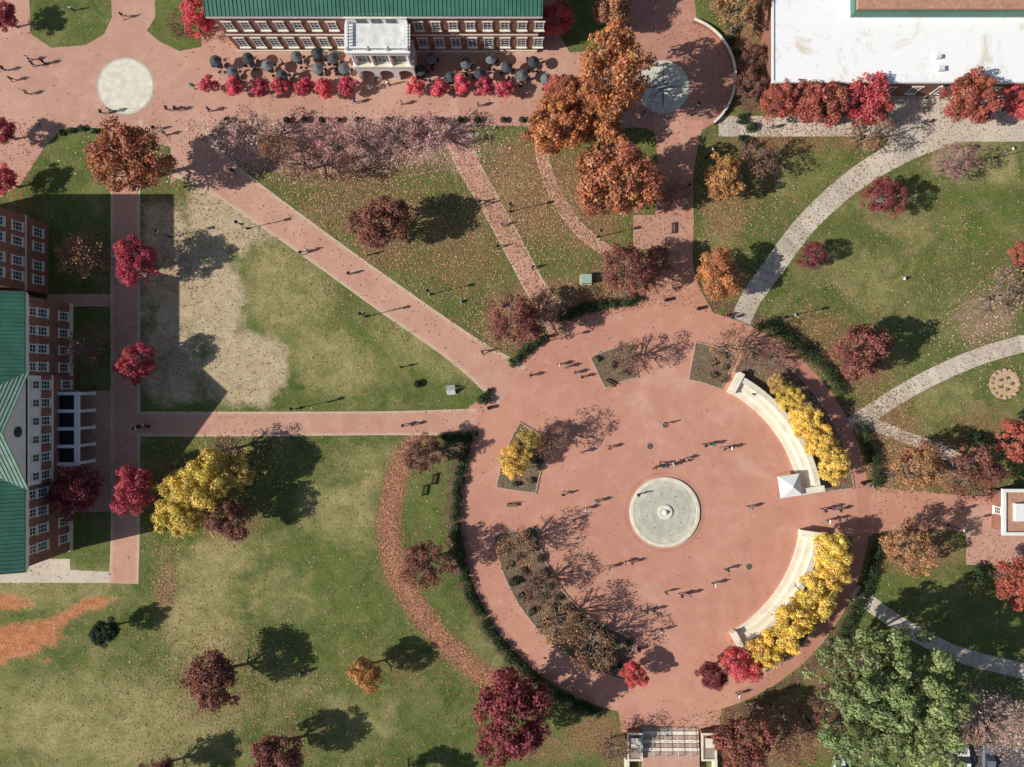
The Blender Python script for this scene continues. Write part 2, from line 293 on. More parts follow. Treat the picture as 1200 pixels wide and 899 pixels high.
disc('pale_stone_disc',147,101,33,L4*4,M['stonew'],'round pale stone disc in the terrace paving','paving')
annulus('disc_rim',31.5,33.5,0,359.9,L4*5,M['stoneg'],'grey rim of the pale stone disc',64,147,101)
disc('compass_disc',777,102,31,L4*8,M['stonec'],'round grey stone disc carrying the compass star','paving')
x,y=P(777,102); mb=MB()
for k in range(8):
    a=pi/2+k*pi/4; rr=(28 if k%2==0 else 17)*S; b=4.5*S
    mb.add([(x,y,L4*9),(x+b*cos(a-.4),y+b*sin(a-.4),L4*9),(x+rr*cos(a),y+rr*sin(a),L4*9),(x+b*cos(a+.4),y+b*sin(a+.4),L4*9)],[(0,1,2,3)])
struct('compass_star',mb.build('compass_star',plain('slate',(.20,.22,.20),.8)),'dark eight pointed compass star inlaid in grey disc','paving')
# ------------------------------------------------------------ planting beds + seat walls
def sector_pts(r0,r1,a0,a1,n=24):
    o=[(CX+r1*S*cos(R(a0+(a1-a0)*i/n)),CY+r1*S*sin(R(a0+(a1-a0)*i/n))) for i in range(n+1)]
    i_=[(CX+r0*S*cos(R(a0+(a1-a0)*i/n)),CY+r0*S*sin(R(a0+(a1-a0)*i/n))) for i in range(n+1)]
    return o+i_[::-1]
def bed(r0,r1,a0,a1,label):
    t=thing('planting_bed',label,'planting bed',(0,0,0),0,'mulched beds on the round plaza')
    k=1.5; da=k/((r0+r1)/2)*180/pi
    mb=MB()
    for q in ((r1-k,r1,a0,a1),(r0,r0+k,a0,a1)): mb.prism(sector_pts(*q),0.0,.16)
    mb.prism(sector_pts(r0+k,r1-k,a0,a0+da,2),0,.158); mb.prism(sector_pts(r0+k,r1-k,a1-da,a1,2),0,.158); mb.build('kerb',M['kerb'],t)
    MB().prism(sector_pts(r0+k,r1-k,a0+da,a1-da),0,.10).build('mulch',M['mulch'],t)
BEDS=[(182,224,7,64),(182,224,-58,-7),(150,203,187,257),(152,200,148,172),(160,202,101,116),(157,203,65,80)]
for b,l in zip(BEDS,['curved bed behind the upper cream seat wall with yellow trees','curved bed behind the lower cream seat wall with yellow trees','long curved brown bed at the lower left of the plaza','four sided bed with one yellow tree left of the fountain','small four sided bed with a bare tree above the fountain','brown bed at the top of the plaza beside the seat wall']): bed(*b,l)
for a0,a1,l in ((10,61,'upper curved cream stone seat wall with stepped tiers'),(-60,-9,'lower curved cream stone seat wall with stepped tiers')):
    t=thing('seat_wall',l,'seat wall',(0,0,0),0,'curved seat walls of the plaza')
    MB().prism(sector_pts(159,167,a0,a1,32),0,.42).build('lower_tier',M['stone'],t)
    MB().prism(sector_pts(167,175,a0,a1,32),0,.84).build('upper_tier',M['stone'],t)
    MB().prism(sector_pts(175,181,a0,a1,32),0,1.30).build('back_wall',M['stone'],t)
    mb=MB().prism(sector_pts(174.6,181.4,a0,a1,32),1.30,1.38); mb.build('coping',M['stonew'],t)
    for a in (a0-.8,a1+.8):
        mb=MB(); mb.box(CX+171*S*cos(R(a)),CY+171*S*sin(R(a)),.75,3.6,.8,1.5,R(a)); mb.box(CX+171*S*cos(R(a)),CY+171*S*sin(R(a)),1.56,3.8,1.0,.12,R(a)); mb.build('end_pier',M['stone'],t)
t=thing('arc_retaining_wall','thin white curved retaining wall right of the compass court','wall')
def arcwall(cx,cy,r0,r1,a0,a1,z0,z1,n=40):
    X0,Y0=P(cx,cy); o=[(X0+r1*S*cos(R(a0+(a1-a0)*i/n)),Y0+r1*S*sin(R(a0+(a1-a0)*i/n))) for i in range(n+1)]
    i_=[(X0+r0*S*cos(R(a0+(a1-a0)*i/n)),Y0+r0*S*sin(R(a0+(a1-a0)*i/n))) for i in range(n+1)]
    mb=MB(); 
    for k in range(n): mb.prism([i_[k],o[k],o[k+1],i_[k+1]],z0,z1)
    return mb
arcwall(790,92,69,71,-50,72,0,.8).build('wall_body',M['wall'],t); arcwall(790,92,68.6,71.4,-50,72,.8,.92).build('coping',M['stone'],t)
# ------------------------------------------------------------ fountain
t=thing('fountain','round pale stone fountain with low rim at plaza centre','fountain',(CX,CY,.02))
r=41*S
MB().lathe(0,0,[(r,0),(r,.22),(r-.1,.26),(r-.55,.26),(r-.6,.2)],72,True).build('rim',M['stonew'],t)
MB().lathe(0,0,[(r-.6,.20),(r-.6,.21),(4.1,.215),(4.1,.205)],72).build('basin_floor',M['stonef'],t)
MB().lathe(0,0,[(4.1,.2),(4.1,.235),(3.95,.235),(3.95,.2)],72).build('inner_ring',M['stoneg'],t)
MB().lathe(0,0,[(3.94,.2),(3.94,.222),(.1,.222)],64).build('wet_floor',M['water'],t)
MB().lathe(0,0,[(2.3,.21),(2.3,.245),(2.2,.245),(2.2,.21)],48).build('middle_ring',M['stoneg'],t)
MB().lathe(0,0,[(1.2,.2),(1.2,.4),(1.1,.44),(.75,.44),(.6,.42),(.1,.42)],32).build('pedestal',M['stonew'],t)
MB().lathe(0,0,[(.5,.42),(.4,.6),(.15,.9),(.05,.95)],16,True).build('water_bubble',M['foam'],t,True)
for k in range(8):
    a=k*pi/4+.2; MB().lathe(3.05*cos(a),3.05*sin(a),[(.07,.2),(.07,.3),(.04,.33)],8).build('nozzle',M['metal'],t)
# ------------------------------------------------------------ buildings
WC={}
def window(parent,x,y,z,w,h,face,mull=(1,2)):
    key=(round(w,2),round(h,2),mull)
    if key not in WC:
        f=MB(); d=.10; b=.13
        f.bb(-w/2,-w/2+b,-d,0,0,h); f.bb(w/2-b,w/2,-d,0,0,h); f.bb(-w/2+b,w/2-b,-d,0,h-b,h); f.bb(-w/2+b,w/2-b,-d,0,0,b)
        for i in range(mull[0]): X_=-w/2+w*(i+1)/(mull[0]+1); f.bb(X_-.03,X_+.03,-d*.8,0,b,h-b)
        for i in range(mull[1]): Z_=h*(i+1)/(mull[1]+1); f.bb(-w/2+b,w/2-b,-d*.7,0,Z_-.03,Z_+.03)
        g=MB().bb(-w/2+b,w/2-b,-.04,-.005,b,h-b)
        s_=MB().bb(-w/2-.15,w/2+.15,-.3,0,-.16,-.01); l_=MB().bb(-w/2-.15,w/2+.15,-.14,0,h+.01,h+.28)
        WC[key]=(f.mesh('window',M['white']),g.mesh('pane',M['glass']),s_.mesh('sill',M['stone']),l_.mesh('lintel',M['stone']))
    a,b_,c,d_=WC[key]; rz={'S':0,'E':pi/2,'N':pi,'W':-pi/2}[face]
    o=link('window',a,parent,(x,y,z),rz); link('pane',b_,o); link('sill',c,o); link('lintel',d_,o); return o
def seam_roof(mb,axis,e0,e1,ze,r0,zr,a0,a1,ov=0.,step=.6,th=.18):
    def pt(a,u,dz): 
        c=e0+(r0-e0)*u; z=ze+(zr-ze)*u+dz
        return (a,c,z) if axis=='x' else (c,a,z)
    mb.add([pt(a0,0,0),pt(a1,0,0),pt(a1,1,0),pt(a0,1,0),pt(a0,0,-th),pt(a1,0,-th),pt(a1,1,-th),pt(a0,1,-th)],[(0,1,2,3),(7,6,5,4),(0,4,5,1),(1,5,6,2),(2,6,7,3),(3,7,4,0)])
    a=a0+.05
    while a<a1-.05:
        mb.add([pt(a,0.0,.003),pt(a+.07,0.0,.003),pt(a+.07,1,.003),pt(a,1,.003),pt(a,0.0,.09),pt(a+.07,0.0,.09),pt(a+.07,1,.09),pt(a,1,.09)],[(4,5,6,7),(0,1,5,4),(1,2,6,5),(2,3,7,6),(3,0,4,7)]); a+=step
yf=P(0,61)[1]; xa0=-44.6; xa1=4.0; ha=11.3
t=thing('long_brick_building','long red brick building with green metal roof and white central portico','building',(0,0,0))
MB().bb(xa0,xa1,yf,yf+16,0,ha).build('wall',M['wall'],t)
mb=MB(); mb.bb(xa0-.5,xa1+.5,yf-.5,yf+16.5,ha+.002,ha+.45); mb.bb(xa0-.25,xa1+.25,yf-.25,yf+16.2,ha-.5,ha); mb.build('cornice',M['white'],t)
MB().bb(xa0-.06,xa1+.06,yf-.08,yf+16.05,5.4,5.75).build('belt_course',M['stone'],t)
MB().bb(xa0-.1,xa1+.1,yf-.14,yf+16.08,0,.7).build('plinth',M['stone'],t)
mb=MB(); seam_roof(mb,'x',yf-.5,0,ha+.7,yf+8,ha+3.6,xa0-.5,xa1+.5); seam_roof(mb,'x',yf+16.5,0,ha+.7,yf+8,ha+3.6,xa0-.5,xa1+.5); mb.build('roof',M['green'],t)
pcx=(P(442,0,10)[0]); 
xw=[xa0+1.6+i*2.62 for i in range(19)]
for i,x in enumerate(xw):
    if abs(x-pcx)<5.8: continue
    window(t,x,yf-.01,7.2,1.35,2.2,'S'); window(t,x,yf-.01,1.9,1.45,2.7,'S',(1,3))
pw=4.6; pd=4.1; hp=9.6; y0=yf-.52
p=MB()
p.bb(pcx-pw,pcx+pw,y0-pd,y0,hp-1.2,hp); p.bb(pcx-pw-.3,pcx+pw+.3,y0-pd-.3,y0,hp+.003,hp+.35); o=p.build('portico_entablature',M['white'],t)
MB().bb(pcx-pw+.5,pcx+pw-.5,y0-pd+.5,y0-.05,hp+.353,hp+.40).build('portico_deck',M['deck'],t)
p=MB(); zt=hp+.353
for (a,b,c,d) in ((pcx-pw,pcx+pw,y0-pd,y0-pd+.25),(pcx-pw,pcx-pw+.25,y0-pd+.25,y0),(pcx+pw-.25,pcx+pw,y0-pd+.25,y0)): p.bb(a,b,c,d,zt+.7,zt+.88); p.bb(a,b,c,d,zt,zt+.1)
for i in range(20): p.box(pcx-pw+.2+i*(2*pw-.4)/19,y0-pd+.12,zt+.4,.13,.13,.6)
for i in range(8): 
    for s_ in (-1,1): p.box(pcx+s_*(pw-.12),y0-pd+.6+i*.48,zt+.4,.13,.13,.6)
for s_ in (-1,-.33,.33,1): p.box(pcx+s_*(pw-.14),y0-pd+.14,zt+.52,.42,.42,1.02)
p.build('balustrade',M['white'],t)
MB().bb(pcx-pw+.2,pcx+pw-.2,y0,y0+2.6,hp+.36,hp+1.9).build('attic_block',M['white'],t)
q=MB()
for i in range(3): q.bb(pcx-3+i*2.2,pcx-1.4+i*2.2,y0-.06,y0-.003,hp+.5,hp+1.7)
q.build('attic_window',M['glass'],t)
MB().bb(pcx-pw-.1,pcx+pw+.1,y0-.15,y0+2.8,hp+1.903,hp+2.1).build('attic_cap',M['stone'],t)
MB().bb(pcx-1.8,pcx+1.8,y0+.3,y0+2.2,hp+2.103,hp+2.5).build('attic_crown',M['white'],t)
mb=MB(); zs=4.6; bays=3; bw=2*pw/3
def archwall(mb,x0,x1,yA,yB,h,ao,spring):
    cx=(x0+x1)/2; n=12; prof=[(x0,0),(cx-ao,0),(cx-ao,spring)]+[(cx-ao*cos(pi*i/n),spring+ao*sin(pi*i/n)) for i in range(1,n)]+[(cx+ao,spring),(cx+ao,0),(x1,0),(x1,h),(x0,h)]
    k=len(prof); vs=[(a,yA,b) for a,b in prof]+[(a,yB,b) for a,b in prof]
    mb.add(vs,[tuple(range(k)),tuple(range(2*k-1,k-1,-1))]+[(i,k+i,k+(i+1)%k,(i+1)%k) for i in range(k)])
for i in range(3): archwall(mb,pcx-pw+i*bw+.002*i,pcx-pw+(i+1)*bw,y0-pd,y0-pd+.5,zs,1.1,2.3)
mb.bb(pcx-pw,pcx-pw+.5,y0-pd+.502,y0,0,zs); mb.bb(pcx+pw-.5,pcx+pw,y0-pd+.502,y0,0,zs); mb.build('arcade',M['white'],t)
MB().bb(pcx-pw-.15,pcx+pw+.15,y0-pd-.15,y0,zs+.003,zs+.4).build('arcade_cornice',M['stone'],t)
MB().bb(pcx-pw+.5,pcx+pw-.5,y0-pd+.7,y0,zs+.404,hp-1.21).build('upper_wall',M['wall'],t)
for i in range(4):
    x=pcx-pw+.35+i*(2*pw-.7)/3; MB().lathe(x,y0-pd+.3,[(.36,zs+.41),(.36,zs+.6),(.27,zs+.65),(.24,hp-1.5),(.34,hp-1.42),(.34,hp-1.21)],14).build('column',M['white'],t,False)
for i in range(3): window(t,pcx-bw+i*bw,y0-pd+.69,zs+.7,1.5,2.4,'S')
xf=P(85,0)[0]; yb0=-27.3; yb1=13.0; hb=11.2
t=thing('left_brick_building','brick building at left edge with green roof, gable and white trim','building')
MB().bb(xf-20,xf,yb0,yb1,0,hb).build('wall',M['wall'],t)
mb=MB(); mb.bb(xf-20.5,xf+.5,yb0-.5,yb1+.5,hb+.003,hb+.4); mb.bb(xf-20.2,xf+.22,yb0-.22,yb1+.22,hb-.7,hb); mb.build('cornice',M['white'],t)
MB().bb(xf-20,xf+.12,yb0-.1,yb1+.1,0,.8).build('plinth',M['stone'],t)
mb=MB(); seam_roof(mb,'y',xf+.5,0,hb+.6,xf-10,hb+4.2,yb0-.5,yb1+.5); mb.build('roof',M['green'],t)
gy0,gy1=-15.2,1.2; gc=(gy0+gy1)/2
MB().bb(xf-3,xf+.45,gy0,gy1,0,hb-2.9).build('pavilion_wall',M['wall'],t)
MB().bb(xf-3,xf+.5,gy0,gy1,hb-2.897,hb+.5).build('pavilion_panel',M['white'],t)
MB().bb(xf-3,xf+.62,gy0-.1,gy1+.1,5.6,5.95).build('belt_course',M['stone'],t)
mb=MB(); mb.add([(xf+.6,gy0,hb+.51),(xf+.6,gy1,hb+.51),(xf+.6,gc,16.6),(xf-.2,gy0,hb+.51),(xf-.2,gy1,hb+.51),(xf-.2,gc,16.6)],[(0,1,2),(5,4,3),(0,3,4,1),(1,4,5,2),(2,5,3,0)]); mb.build('pediment',M['white'],t)
mb=MB(); seam_roof(mb,'x',gy0-.5,0,hb+.45,gc,17.,xf-20,xf+1.0); seam_roof(mb,'x',gy1+.5,0,hb+.45,gc,17.,xf-20,xf+1.0); mb.build('gable_roof',M['greenl'],t)
o=MB().lathe(0,0,[(.8,0),(.8,.1)],20).build('round_window',M['glass'],t); o.rotation_euler=(0,pi/2,0); o.location=(xf+.62,gc,13.4)
yv=yb1-2.2
while yv>yb0+1.5:
    inn=gy0-.2<yv<gy1+.2; fx=xf+(.46 if inn else .01)
    for zz in (1.3,6.3): 
        if inn and zz<3 and abs(yv-gc)<5.9: continue
        window(t,fx,yv,zz,1.4,2.1,'E')
    window(t,xf+(.51 if inn else .01),yv,8.75,1.3,1.55,'E',(1,1)); yv-=2.75
t2=t; pxo=P(112,0)[0]; py0,py1=P(0,542)[1],P(0,459)[1]
mb=MB()
mb.bb(pxo-.6,pxo,py0,py1,4.0,4.6)
for i in range(5):
    yy=py0+.25+i*(py1-py0-.5)/4; mb.bb(xf+.45,pxo-.6,yy-.25,yy+.25,4.0,4.55)
mb.build('portico_beams',M['white'],t2)
for i in range(5):
    yy=py0+.3+i*(py1-py0-.6)/4; MB().lathe(pxo-.3,yy,[(.38,0),(.38,.2),(.28,.3),(.24,3.8),(.36,3.9),(.36,3.99)],14).build('portico_column',M['white'],t2)
MB().bb(xf+.46,pxo-.65,py0+.1,py1-.1,3.6,3.98).build('portico_ceiling',M['metal'],t2)
dd=MB().bb(xf+.46,xf+.55,gc-1,gc+1,0,2.6).build('door',M['wood'],t2)
MB().box(xf+.6,gc-.1,1.1,.06,.05,.3).build('handle',M['steel'],dd)
xc=P(57,0)[0]; t=thing('upper_left_brick_building','tall brick building with white framed windows at upper left edge','building')
MB().bb(xc-22,xc,14.6,26.2,0,13.6).build('wall',M['wall'],t)
mb=MB(); mb.bb(xc-22.2,xc+.25,14.4,26.4,13.603,14.1); mb.build('parapet',M['stone'],t)
MB().bb(xc-21.8,xc-.15,14.8,26.0,14.103,14.15).build('roof',M['tan'],t)
MB().bb(xc-22,xc+.08,14.5,26.3,5.2,5.5).build('belt_course',M['stone'],t)
for yy in (16.6,18.9,21.9,24.2):
    for zz in (1.6,6.2,10.2): window(t,xc+.01,yy,zz,1.4,2.1,'E')
t=thing('white_roofed_building','low brick building with stained white flat roof and green fascia','building')
kx=P(905,0,5.6)[0]; ky=P(0,97,5.6)[1]
MB().bb(kx+.3,kx+62,ky+.3,ky+30,0,5.2).build('wall',M['wall'],t)
MB().bb(kx,kx+62,ky,ky+30,5.203,5.6).build('roof',M['roofw'],t)
mb=MB(); mb.bb(kx,kx+62,ky-.06,ky+.2,5.603,5.8); mb.bb(kx-.06,kx+.2,ky+.2,ky+30,5.603,5.8); mb.build('roof_edge',M['white'],t)
ux=P(1003,0,8)[0]; uy=P(0,12,8)[1]
MB().bb(ux,ux+50,uy,uy+20,5.603,6.2).build('clerestory_base',M['white'],t)
MB().bb(ux,ux+50,uy-.1,uy+20,6.203,7.7).build('green_fascia',M['green'],t)
MB().bb(ux+.2,ux+50,uy+.15,uy+20,7.703,8.2).build('upper_roof',M['tan'],t)
MB().bb(ux+.6,ux+50,uy+2,uy+14,8.203,9.4).build('penthouse',M['wall'],t)
for px_,py_,w in ((1100,66,.7),(1103,80,.9)):
    X_,Y_=P(px_,py_,6.1); q=MB().box(X_,Y_,5.9,w,w*.8,.6); q.bb(X_-w*.55,X_+w*.55,Y_-w*.45,Y_+w*.45,6.203,6.28); q.build('roof_vent',M['deck'],t)
for k in range(12):
    window(t,kx+3+k*4.2,ky+.29,1.2,1.6,2.2,'S')
X_,Y_=P(1196,600,3)
t=thing('white_gatehouse','small square white trimmed brick pavilion at the right edge','pavilion',(X_,Y_,.02))
MB().bb(-2.6,3.6,-3.2,3.2,0,2.8).build('wall',M['wall'],t)
mb=MB(); mb.bb(-3,4,-3.7,-3.2,2.803,3.3); mb.bb(-3,4,3.2,3.7,2.803,3.3); mb.bb(-3,-2.5,-3.2,3.2,2.803,3.3); mb.bb(3.5,4,-3.2,3.2,2.803,3.3); mb.build('cornice',M['white'],t)
MB().bb(-2.5,3.5,-3.2,3.2,2.803,2.95).build('roof_deck',M['tan'],t)
MB().bb(-1.2,1.4,-1.4,1.4,2.953,3.6).build('roof_lantern',M['white'],t); window(t,-2.61,0,.8,1.2,1.5,'W'); window(t,0,-3.21,.8,1.2,1.5,'S')
# ------------------------------------------------------------ stairs
X0,Y0=P(785,852); t=thing('plaza_steps','broad pale stone steps with railings at plaza bottom','steps',(X0,Y0,0))
for i in range(7): MB().bb(-4.6,4.6,-.6*(i+1),-.6*i,0,.14*(i+1)).build('step',M['stone'] if i%2 else M['kerb'],t)
MB().bb(-4.6,4.6,-12,-4.203,0,.98).build('landing',M['brickt'],t)
for x_ in (-3,-1,1,3):
    q=MB(); q.tube((x_,-.2,.95),(x_,-4.3,1.9),.04,.04); q.tube((x_,-.2,0),(x_,-.2,.95),.04,.04); q.tube((x_,-4.3,.9),(x_,-4.3,1.9),.04,.04); q.tube((x_,-2.2,.4),(x_,-2.2,1.4),.03,.03); q.build('railing',M['steel'],t)
for s_,w in ((-1,'left'),(1,'right')):
    t=thing('stair_pier','cream capped brick pier and wing wall %s of the plaza steps'%w,'pier',(X0+s_*6.0,Y0-1.6,0))
    MB().bb(-1.1,1.1,-3.0,1.3,0,1.5).build('wall_body',M['wall'],t); MB().bb(-1.25,-.95,-3.1,1.4,1.503,1.66).bb(.95,1.25,-3.1,1.4,1.503,1.66).bb(-.95,.95,-3.1,-2.8,1.503,1.66).bb(-.95,.95,1.1,1.4,1.503,1.66).build('coping',M['stone'],t)
    MB().bb(-.6,.6,-.4,.8,1.503,2.3).build('pier_block',M['wall'],t); MB().bb(-.75,.75,-.55,.95,2.303,2.45).build('cap',M['stone'],t)
    MB().bb(s_*1.15-.3,s_*1.15+.3,-8,-3.11,0,1.2).build('wing_wall',M['stone'],t)
# ------------------------------------------------------------ trees
def leafV(cent,rad,n,leaf,seed,up=.25,shell=(.55,1.08),squash=.8):
    g=np.random.default_rng(seed); cent=np.array(cent,float); rad=np.array(rad,float); k=len(cent)
    p=rad**1.8; p=p/p.sum(); c=g.choice(k,n,p=p); d=g.normal(size=(n,3)); d[:,2]+=up; d/=np.linalg.norm(d,axis=1)[:,None]
    pos=cent[c]+d*(rad[c]*g.uniform(shell[0],shell[1],n))[:,None]*np.array([1,1,squash])
    nn=d+g.normal(size=(n,3))*.6; nn[:,2]+=.3; nn/=np.linalg.norm(nn,axis=1)[:,None]
    t=np.cross(nn,g.normal(size=(n,3))); t/=np.linalg.norm(t,axis=1)[:,None]; b=np.cross(nn,t)
    a=(leaf*g.uniform(.5,1.35,n))[:,None]; w=a*g.uniform(.45,.8,n)[:,None]
    V=np.stack([pos-t*a,pos-b*w+t*a*.1,pos+t*a,pos+b*w-t*a*.1],1).reshape(-1,3)
    cb=g.uniform(.1,.85,k)[c]; val=np.clip(cb*.5+g.uniform(0,.6,n)*.85,0,1); hue=np.clip(g.uniform(.05,.95,k)[c]*.55+g.uniform(0,1,n)*.45,0,1)
    A=np.stack([val,hue,g.uniform(0,1,n),np.ones(n)],1); return V,np.repeat(A,4,0)
def crown(name,seed,nc,n,leaf,spread=.78,rc=(.2,.36),zc=1.25,flat=.8,irr=.12,mx=1.0):
    g=np.random.default_rng(seed); cs=[];rs=[]; ph=g.uniform(0,6.28,3)
    while len(cs)<nc:
        d=g.normal(size=3); d/=np.linalg.norm(d)
        if d[2]<-.4: continue
        a=math.atan2(d[1],d[0]); k=1+irr*(sin(2*a+ph[0])+.7*sin(3*a+ph[1])+.6*sin(5*a+ph[2]))
        r_=g.uniform(*rc)*(1.1 if g.random()<.5 else .8); q=g.uniform(.3,1)**.5*spread*k; q=min(q,mx*(.93+.1*k)-r_*.75)
        cs.append((d[0]*q,d[1]*q,zc+d[2]*q*flat)); rs.append(r_)
    V,A=leafV(cs,rs,n,leaf,seed+1); return quads(name,V,{'lf':A},M['fol'])
def limbs(seed,fine=False,zc=1.25,mat=None):
    g=random.Random(seed); mb=MB(); mb.tube((0,0,-.02),(0,0,.12),.085,.06,8); mb.tube((0,0,.12),(.02,0,.6),.06,.05,8)
    def br(p,d,l,r,dep):
        q=p+d*l; mb.tube(p,q,r,r*.6,5 if dep>1 else 3,False)
        if dep<=0: return
        for _ in range(3 if dep>1 else (4 if fine else 2)):
            e=(d+Vector((g.gauss(0,.5),g.gauss(0,.5),g.gauss(.12,.35)))).normalized()
            br(p+d*l*g.uniform(.55,1),e,l*g.uniform(.55,.85),r*(.6 if fine else .55),dep-1)
    nl=9 if fine else 7
    for i in range(nl):
        a=2*pi*i/nl+g.uniform(-.3,.3); el=g.uniform(.35,1.0); d=Vector((cos(a)*cos(el),sin(a)*cos(el),sin(el)))
        br(Vector((.01,0,g.uniform(.42,.62))),d,.42 if fine else .42,.034,(3 if fine else 2))
    br(Vector((.02,0,.58)),Vector((.05,.03,1)).normalized(),.42,.04,3 if fine else 2)
    return mb.mesh('trunk',mat or M['bark'])
DENSE=[crown('crown',100+i,70,9500,.040,.86,(.13,.26),irr=.14) for i in range(6)]
DENSES=[crown('crown',140+i,34,2300,.085,.8,(.2,.34)) for i in range(4)]
AIRY=[crown('crown',200+i,50,5200,.036,.9,(.12,.24),irr=.14) for i in range(4)]
SPARSE=[crown('crown',240+i,36,1300,.034,.9,(.12,.3)) for i in range(3)]
TUFT=[crown('crown',300+i,120,12000,.028,1.0,(.07,.15),irr=.22,mx=1.12) for i in range(3)]
SHRUB=[crown('foliage',400+i,14,1300,.09,.6,(.3,.45),zc=.55,flat=.6) for i in range(3)]
TR=[limbs(10+i) for i in range(4)]; TB=[limbs(30+i,True,mat=M['twig']) for i in range(4)]
LIT=[]
OR=(.54,.175,.03); ROR=(.48,.13,.04); CR=(.48,.025,.06); BR=(.27,.10,.06); BRR=(.29,.08,.05); YE=(.82,.55,.035); DR=(.27,.028,.038); RED=(.64,.035,.045); RO=(.48,.085,.04); BO=(.42,.19,.07); OB=(.53,.23,.04); GR=(.05,.08,.025)
cnt=[0]
def tree(px,py,r,col,kind,label,name='autumn_tree',cat='tree',group=None,lit=1.,zr=1.25,base=0.02,zs=1.):
    cnt[0]+=1; k=cnt[0]; rm=r*S*1.0; zc=zr*rm*zs; x,y=P(px,py,zc)
    t=thing(name,label,cat,(x,y,base),(k*2.399)%6.28,group,(rm,rm*random.uniform(.9,1.06),rm*zs*zr/1.25))
    bare=kind in('bare','airy')
    link('trunk',(TB if bare else TR)[k%4],t)
    ms={'dense':DENSE,'small':DENSES,'airy':AIRY,'bare':SPARSE,'tuft':TUFT}[kind]
    link('crown',ms[k%len(ms)],t,color=tuple(c*random.uniform(.93,1.07) for c in col))
    if lit: LIT.append((x/S+600,449.5-y/S,r,col,lit*({'dense':1.,'small':.5,'airy':1.5,'bare':1.2,'tuft':.4}[kind])))
    return t
T=tree
T(155,187,45,ROR,'dense','burnt orange tree where the west path meets the terrace')
T(163,307,29,CR,'dense','crimson tree beside the west path, upper of the shaded pair')
T(160,426,25,CR,'dense','smaller crimson tree over the west path midway down')
T(87,577,32,DR,'dense','dark crimson tree against the left brick building')
T(156,575,28,CR,'dense','crimson tree beside the yellow tree and west path')
T(445,262,33,BRR,'dense','lone russet tree on the lawn above the diagonal path')
T(718,82,45,OR,'dense','big orange tree, topmost of the five near the compass court',zr=1.8)
T(650,146,38,OR,'dense','orange tree, leftmost of the five near the compass court',zr=1.2)
T(698,132,38,OR,'dense','orange tree in the middle of the five near the compass court',zr=1.0)
T(668,115,28,ROR,'dense','smaller orange tree, upper left of the five near the compass court',zr=1.2)
T(724,210,48,ROR,'dense','big red orange tree, lowest of the five near the compass court',zr=1.3)
T(736,317,36,BRR,'airy','brown thin tree left of the north path')
T(768,308,20,BR,'airy','small brown thin tree touching the north path')
T(603,373,34,BRR,'airy','russet thin tree at the end of the slanting path')
T(640,362,26,BR,'bare','nearly bare brown tree between the slanting path and plaza')
T(848,207,26,OB,'dense','golden orange small tree on the lawn right of the north path')
T(842,322,29,OR,'dense','orange tree beside the start of the curved concrete walk')
T(1010,410,34,BRR,'dense','russet tree above the right concrete walk')
T(1036,232,25,DR,'airy','dark crimson sparse tree right of the curved concrete walk')
T(1122,188,26,(.36,.17,.16),'bare','pinkish bare tree near the top right lawn edge')
T(952,300,18,DR,'airy','small dark crimson tree in a mulch ring on the right lawn')
YO=(.70,.50,.04)
T(210,602,32,YO,'dense','yellow tree, lower left of the yellow clump on the lawn',zr=1.1)
T(238,565,36,YO,'dense','yellow tree, biggest of the yellow clump on the lawn',zr=1.25)
T(272,553,26,(.66,.48,.05),'airy','yellow tree, upper right of the yellow clump on the lawn',zr=1.3)
T(208,570,25,(.66,.46,.05),'airy','small yellow tree, left one of the yellow clump',zr=1.2)
T(270,606,28,BR,'dense','brown tree below the yellow clump')
T(265,528,24,BR,'bare','bare brown tree just below the middle path',name='bare_tree')
T(250,800,35,BRR,'dense','russet tree alone on the lower left lawn',zr=1.15)
T(429,790,21,OB,'dense','small orange tree alone on the lower lawn',zr=1.45)
T(600,843,50,DR,'dense','large dark red tree at the lower left of the plaza',zr=1.1)
T(325,886,31,BRR,'dense','russet tree cut by the bottom edge of the lawn',zr=1.15)
T(180,912,26,BR,'dense','brown tree peeking in at the bottom edge of the lawn',zr=1.3)
T(450,938,30,BR,'dense','tree below the bottom edge shading the lawn',zr=1.3)
T(125,740,19,(.04,.06,.025),'dense','dark evergreen tree near the orange soil',name='evergreen_tree',zr=1.25,lit=0)
T(500,663,30,BRR,'airy','russet thin tree over the brown leaf drift')
T(495,533,25,BR,'airy','thin brown tree at the head of the leaf drift')
T(602,541,20,YE,'dense','small yellow tree in the four sided bed',base=.1)
T(618,520,20,(.55,.36,.06),'airy','thinning yellow tree behind the small yellow one',base=.1)
T(743,790,17,RED,'dense','small bright red tree at the bottom of the plaza')
T(834,790,19,DR,'dense','small dark red tree beside the bright red one')
T(870,778,23,RED,'dense','bright red tree at the end of the yellow row')
for i,(a,b,c) in enumerate([(910,450,13),(925,466,17),(944,492,21),(960,518,21),(975,546,23)]): T(a,b,c,YE if i else (.6,.38,.08),'dense','yellow tree behind the upper seat wall, %s from the top'%ORD[i],group='yellow trees of the upper bed',base=.1)
for i,(a,b,c) in enumerate([(974,650,25),(970,674,24),(953,700,26),(928,724,26),(917,748,23),(895,766,22)]): T(a,b,c,YE,'dense','yellow tree behind the lower seat wall, %s from the top'%ORD[i],group='yellow trees of the lower bed',base=.1)
T(1068,643,33,BO,'airy','orange brown thinning tree below the east path')
T(1072,548,32,BO,'airy','thin brown tree above the east path, left one')
T(1142,555,34,BRR,'airy','thin brown tree above the east path, right one')
T(1190,520,28,RO,'dense','red tree at the right edge above the gatehouse')
T(1194,682,30,RO,'dense','red orange tree at the right edge below the gatehouse')
PG=(.25,.31,.10)
